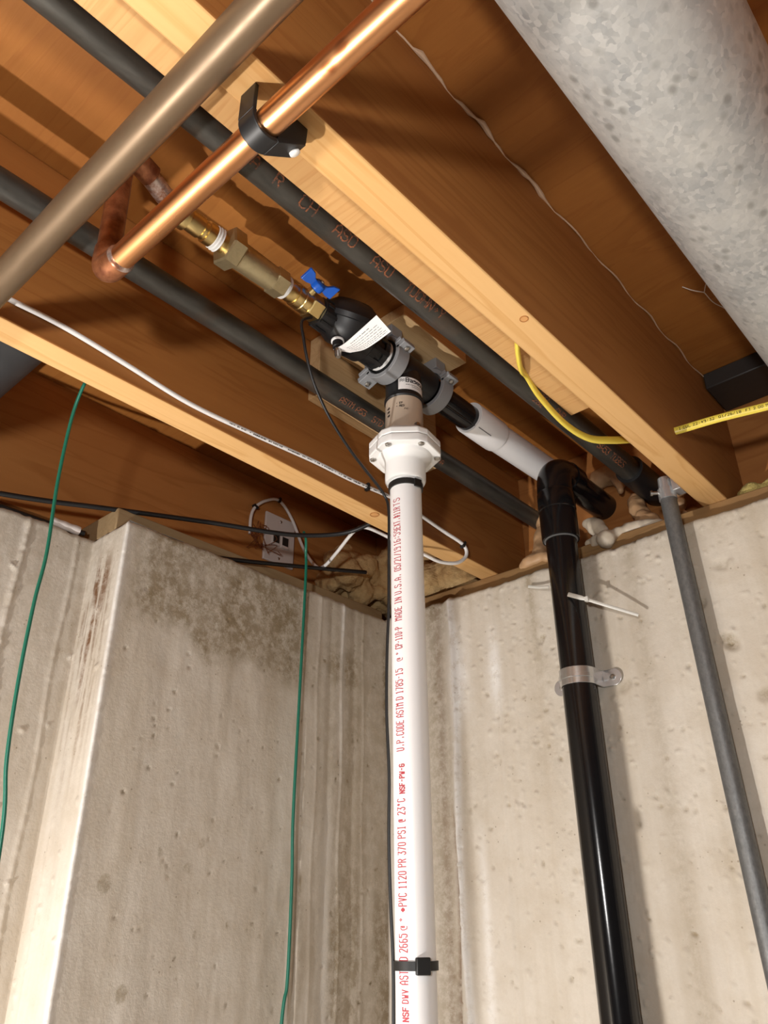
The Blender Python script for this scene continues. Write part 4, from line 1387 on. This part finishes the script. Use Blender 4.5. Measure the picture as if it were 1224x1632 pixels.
for k in range(6):
    a = Vector((-0.336, -0.232 - 0.006 * k, 0.10 + 0.008 * k))
    p_ = [a]
    for q in range(5):
        p_.append(Vector((-0.336 + rw.uniform(0, 0.012), -0.245 + rw.uniform(-0.02, 0.05), 0.075 + rw.uniform(0, 0.07))))
    mk('strand', MB().tube(spline(p_, 5), 0.0006, 6), 'copper_dark', cw)

# black duct piece in the left bay
bd = thing('black_duct', (-0.17, -0.775, 0.02), 'dusty black duct crossing the bay at the far left above the joist', 'duct')
mk('duct_body', MB().lathe([(0, 0.048), (0.325, 0.048)], (-0.339, -0.815, 0.135), (1, 0, 0), 48), 'black_duct', bd)
mk('collar', MB().lathe([(0, 0.050), (0.0, 0.056), (0.018, 0.056), (0.018, 0.048)], (-0.342, -0.815, 0.135), (1, 0, 0), 48), 'black_duct', bd)

# ================================================================== FOAM AND INSULATION
def blob(name, balls, mat, label, cat, voxel=0.003, disp=0.004, dscale=0.012, smooth=14, seed=0):
    b_ = MB()
    for (c, r, *sq) in balls:
        b_.ico(c, r, 2, sq[0] if sq else (1, 1, 1))
    o = mk(name, b_, mat)
    rm = o.modifiers.new('remesh', 'REMESH')
    rm.mode = 'VOXEL'
    rm.voxel_size = voxel
    rm.use_smooth_shade = True
    sm = o.modifiers.new('smooth', 'SMOOTH')
    sm.iterations = smooth
    tx = bpy.data.textures.new(name, 'CLOUDS')
    tx.noise_scale = dscale
    dm = o.modifiers.new('displace', 'DISPLACE')
    dm.texture = tx
    dm.strength = disp
    dm.mid_level = 0.5
    return tag(o, label, cat)


def chain(pts, n=5, jit=0.003, seed=1):
    r = random.Random(seed)
    out = []
    n = n * 3
    for (a, ra), (b, rb_) in zip(pts[:-1], pts[1:]):
        for k in range(n):
            t = k / n
            p_ = Vector(a).lerp(Vector(b), t)
            out.append(((p_.x + r.uniform(-jit, jit), p_.y + r.uniform(-jit, jit), p_.z + r.uniform(-jit, jit)), (ra + (rb_ - ra) * t) * r.uniform(0.75, 1.1)))
    out.append((pts[-1][0], pts[-1][1]))
    return out


blob('spray_foam', [((0.2520, -0.008, -0.006), 0.0165)] + chain([((0.236, 0.0, 0.002), 0.010), ((0.222, 0.008, 0.0), 0.009), ((0.212, 0.01, 0.006), 0.008)], 3) +
     chain([((0.264, 0.006, 0.004), 0.009), ((0.284, 0.014, 0.008), 0.013), ((0.312, 0.02, 0.008), 0.011), ((0.345, 0.03, 0.004), 0.008)], 4), 'foam',
     'pale foam ball and bead squeezed over the right sill plate', 'foam', 0.003, 0.003)
blob('spray_foam', chain([((0.140, 0.006, 0.003), 0.010), ((0.110, 0.006, 0.004), 0.013), ((0.088, 0.006, 0.000), 0.010)], 4, seed=3) +
     chain([((0.108, 0.02, 0.012), 0.012), ((0.104, 0.045, 0.050), 0.013), ((0.100, 0.075, 0.090), 0.019), ((0.104, 0.085, 0.140), 0.018), ((0.108, 0.092, 0.170), 0.012)], 5, seed=4), 'foam_tan',
     'tan foam column climbing behind the black coupling, beside the lower steel pipe', 'foam', 0.0035, 0.005)
blob('spray_foam', chain([((0.205, 0.090, 0.158), 0.014), ((0.228, 0.092, 0.168), 0.020), ((0.250, 0.085, 0.155), 0.015), ((0.256, 0.075, 0.128), 0.008), ((0.256, 0.07, 0.112), 0.005)], 5, seed=5), 'foam_tan',
     'tan foam lump with a drip above the black elbow stub', 'foam', 0.003, 0.004)
blob('spray_foam', chain([((0.188, 0.07, 0.075), 0.010), ((0.205, 0.06, 0.058), 0.014), ((0.222, 0.05, 0.038), 0.010), ((0.226, 0.045, 0.022), 0.006)], 5, seed=6), 'foam',
     'cream foam wedge under the black elbow stub', 'foam', 0.003, 0.003)
blob('spray_foam', chain([((0.276, 0.085, 0.098), 0.014), ((0.284, 0.06, 0.066), 0.014), ((0.300, 0.045, 0.032), 0.013), ((0.318, 0.035, 0.012), 0.014)], 6, seed=7) +
     chain([((0.262, 0.05, 0.018), 0.006), ((0.264, 0.05, 0.034), 0.009)], 3, seed=8) + [((0.345, 0.085, 0.105), 0.016), ((0.352, 0.08, 0.08), 0.012), ((0.352, 0.07, 0.03), 0.012), ((0.35, 0.075, 0.055), 0.012)], 'foam_tan',
     'tan foam runs below the sleeve of the long steel pipe', 'foam', 0.003, 0.004)

ins = []
ri = random.Random(12)
for k in range(150):
    x_ = ri.uniform(-0.31, -0.045)
    ins.append(((x_, ri.uniform(0.02, 0.062), ri.uniform(0.030, 0.12 if x_ < -0.15 else 0.06)), ri.uniform(0.016, 0.032)))
for k in range(70):
    ins.append(((ri.uniform(-0.310, -0.235), ri.uniform(-0.10, 0.05), ri.uniform(0.030, 0.11)), ri.uniform(0.014, 0.030)))
blob('insulation_batt', ins, 'fiberglass', 'fluffy yellow brown fiberglass stuffed in the corner behind the white pipe', 'insulation', 0.0035, 0.008, 0.010, 8)
blob('insulation_batt', [((0.47 + 0.03 * k, 0.045 + 0.01 * math.sin(k * 2), 0.012 + 0.004 * math.sin(k)), 0.022, (1, 1.4, 0.9)) for k in range(10)], 'fiberglass_yellow',
     'yellow fiberglass strip lying on the right sill plate under the duct', 'insulation', 0.004, 0.010, 0.02, 2)

# cobweb between subfloor and duct
cbw = thing('cobweb', (0.545, -0.18, 0.18), 'thin dusty cobweb strand between subfloor and round duct', 'cobweb')
k0 = Vector((0.5235, -0.182, 0.2345))
for pts in ([(0.505, -0.196, 0.2345), (0.515, -0.190, 0.226), (0.528, -0.184, 0.218)],
            [(0.528, -0.184, 0.218), (0.538, -0.205, 0.212), (0.552, -0.232, 0.196), (0.575, -0.245, 0.164)],
            [(0.528, -0.184, 0.218), (0.531, -0.160, 0.214), (0.544, -0.140, 0.202), (0.568, -0.118, 0.152)]):
    mk('strand', MB().tube(spline(pts, 6), 0.0007, 6), 'cobweb', cbw)

for o in bpy.data.objects:
    if '_base' in o:
        del o['_base']
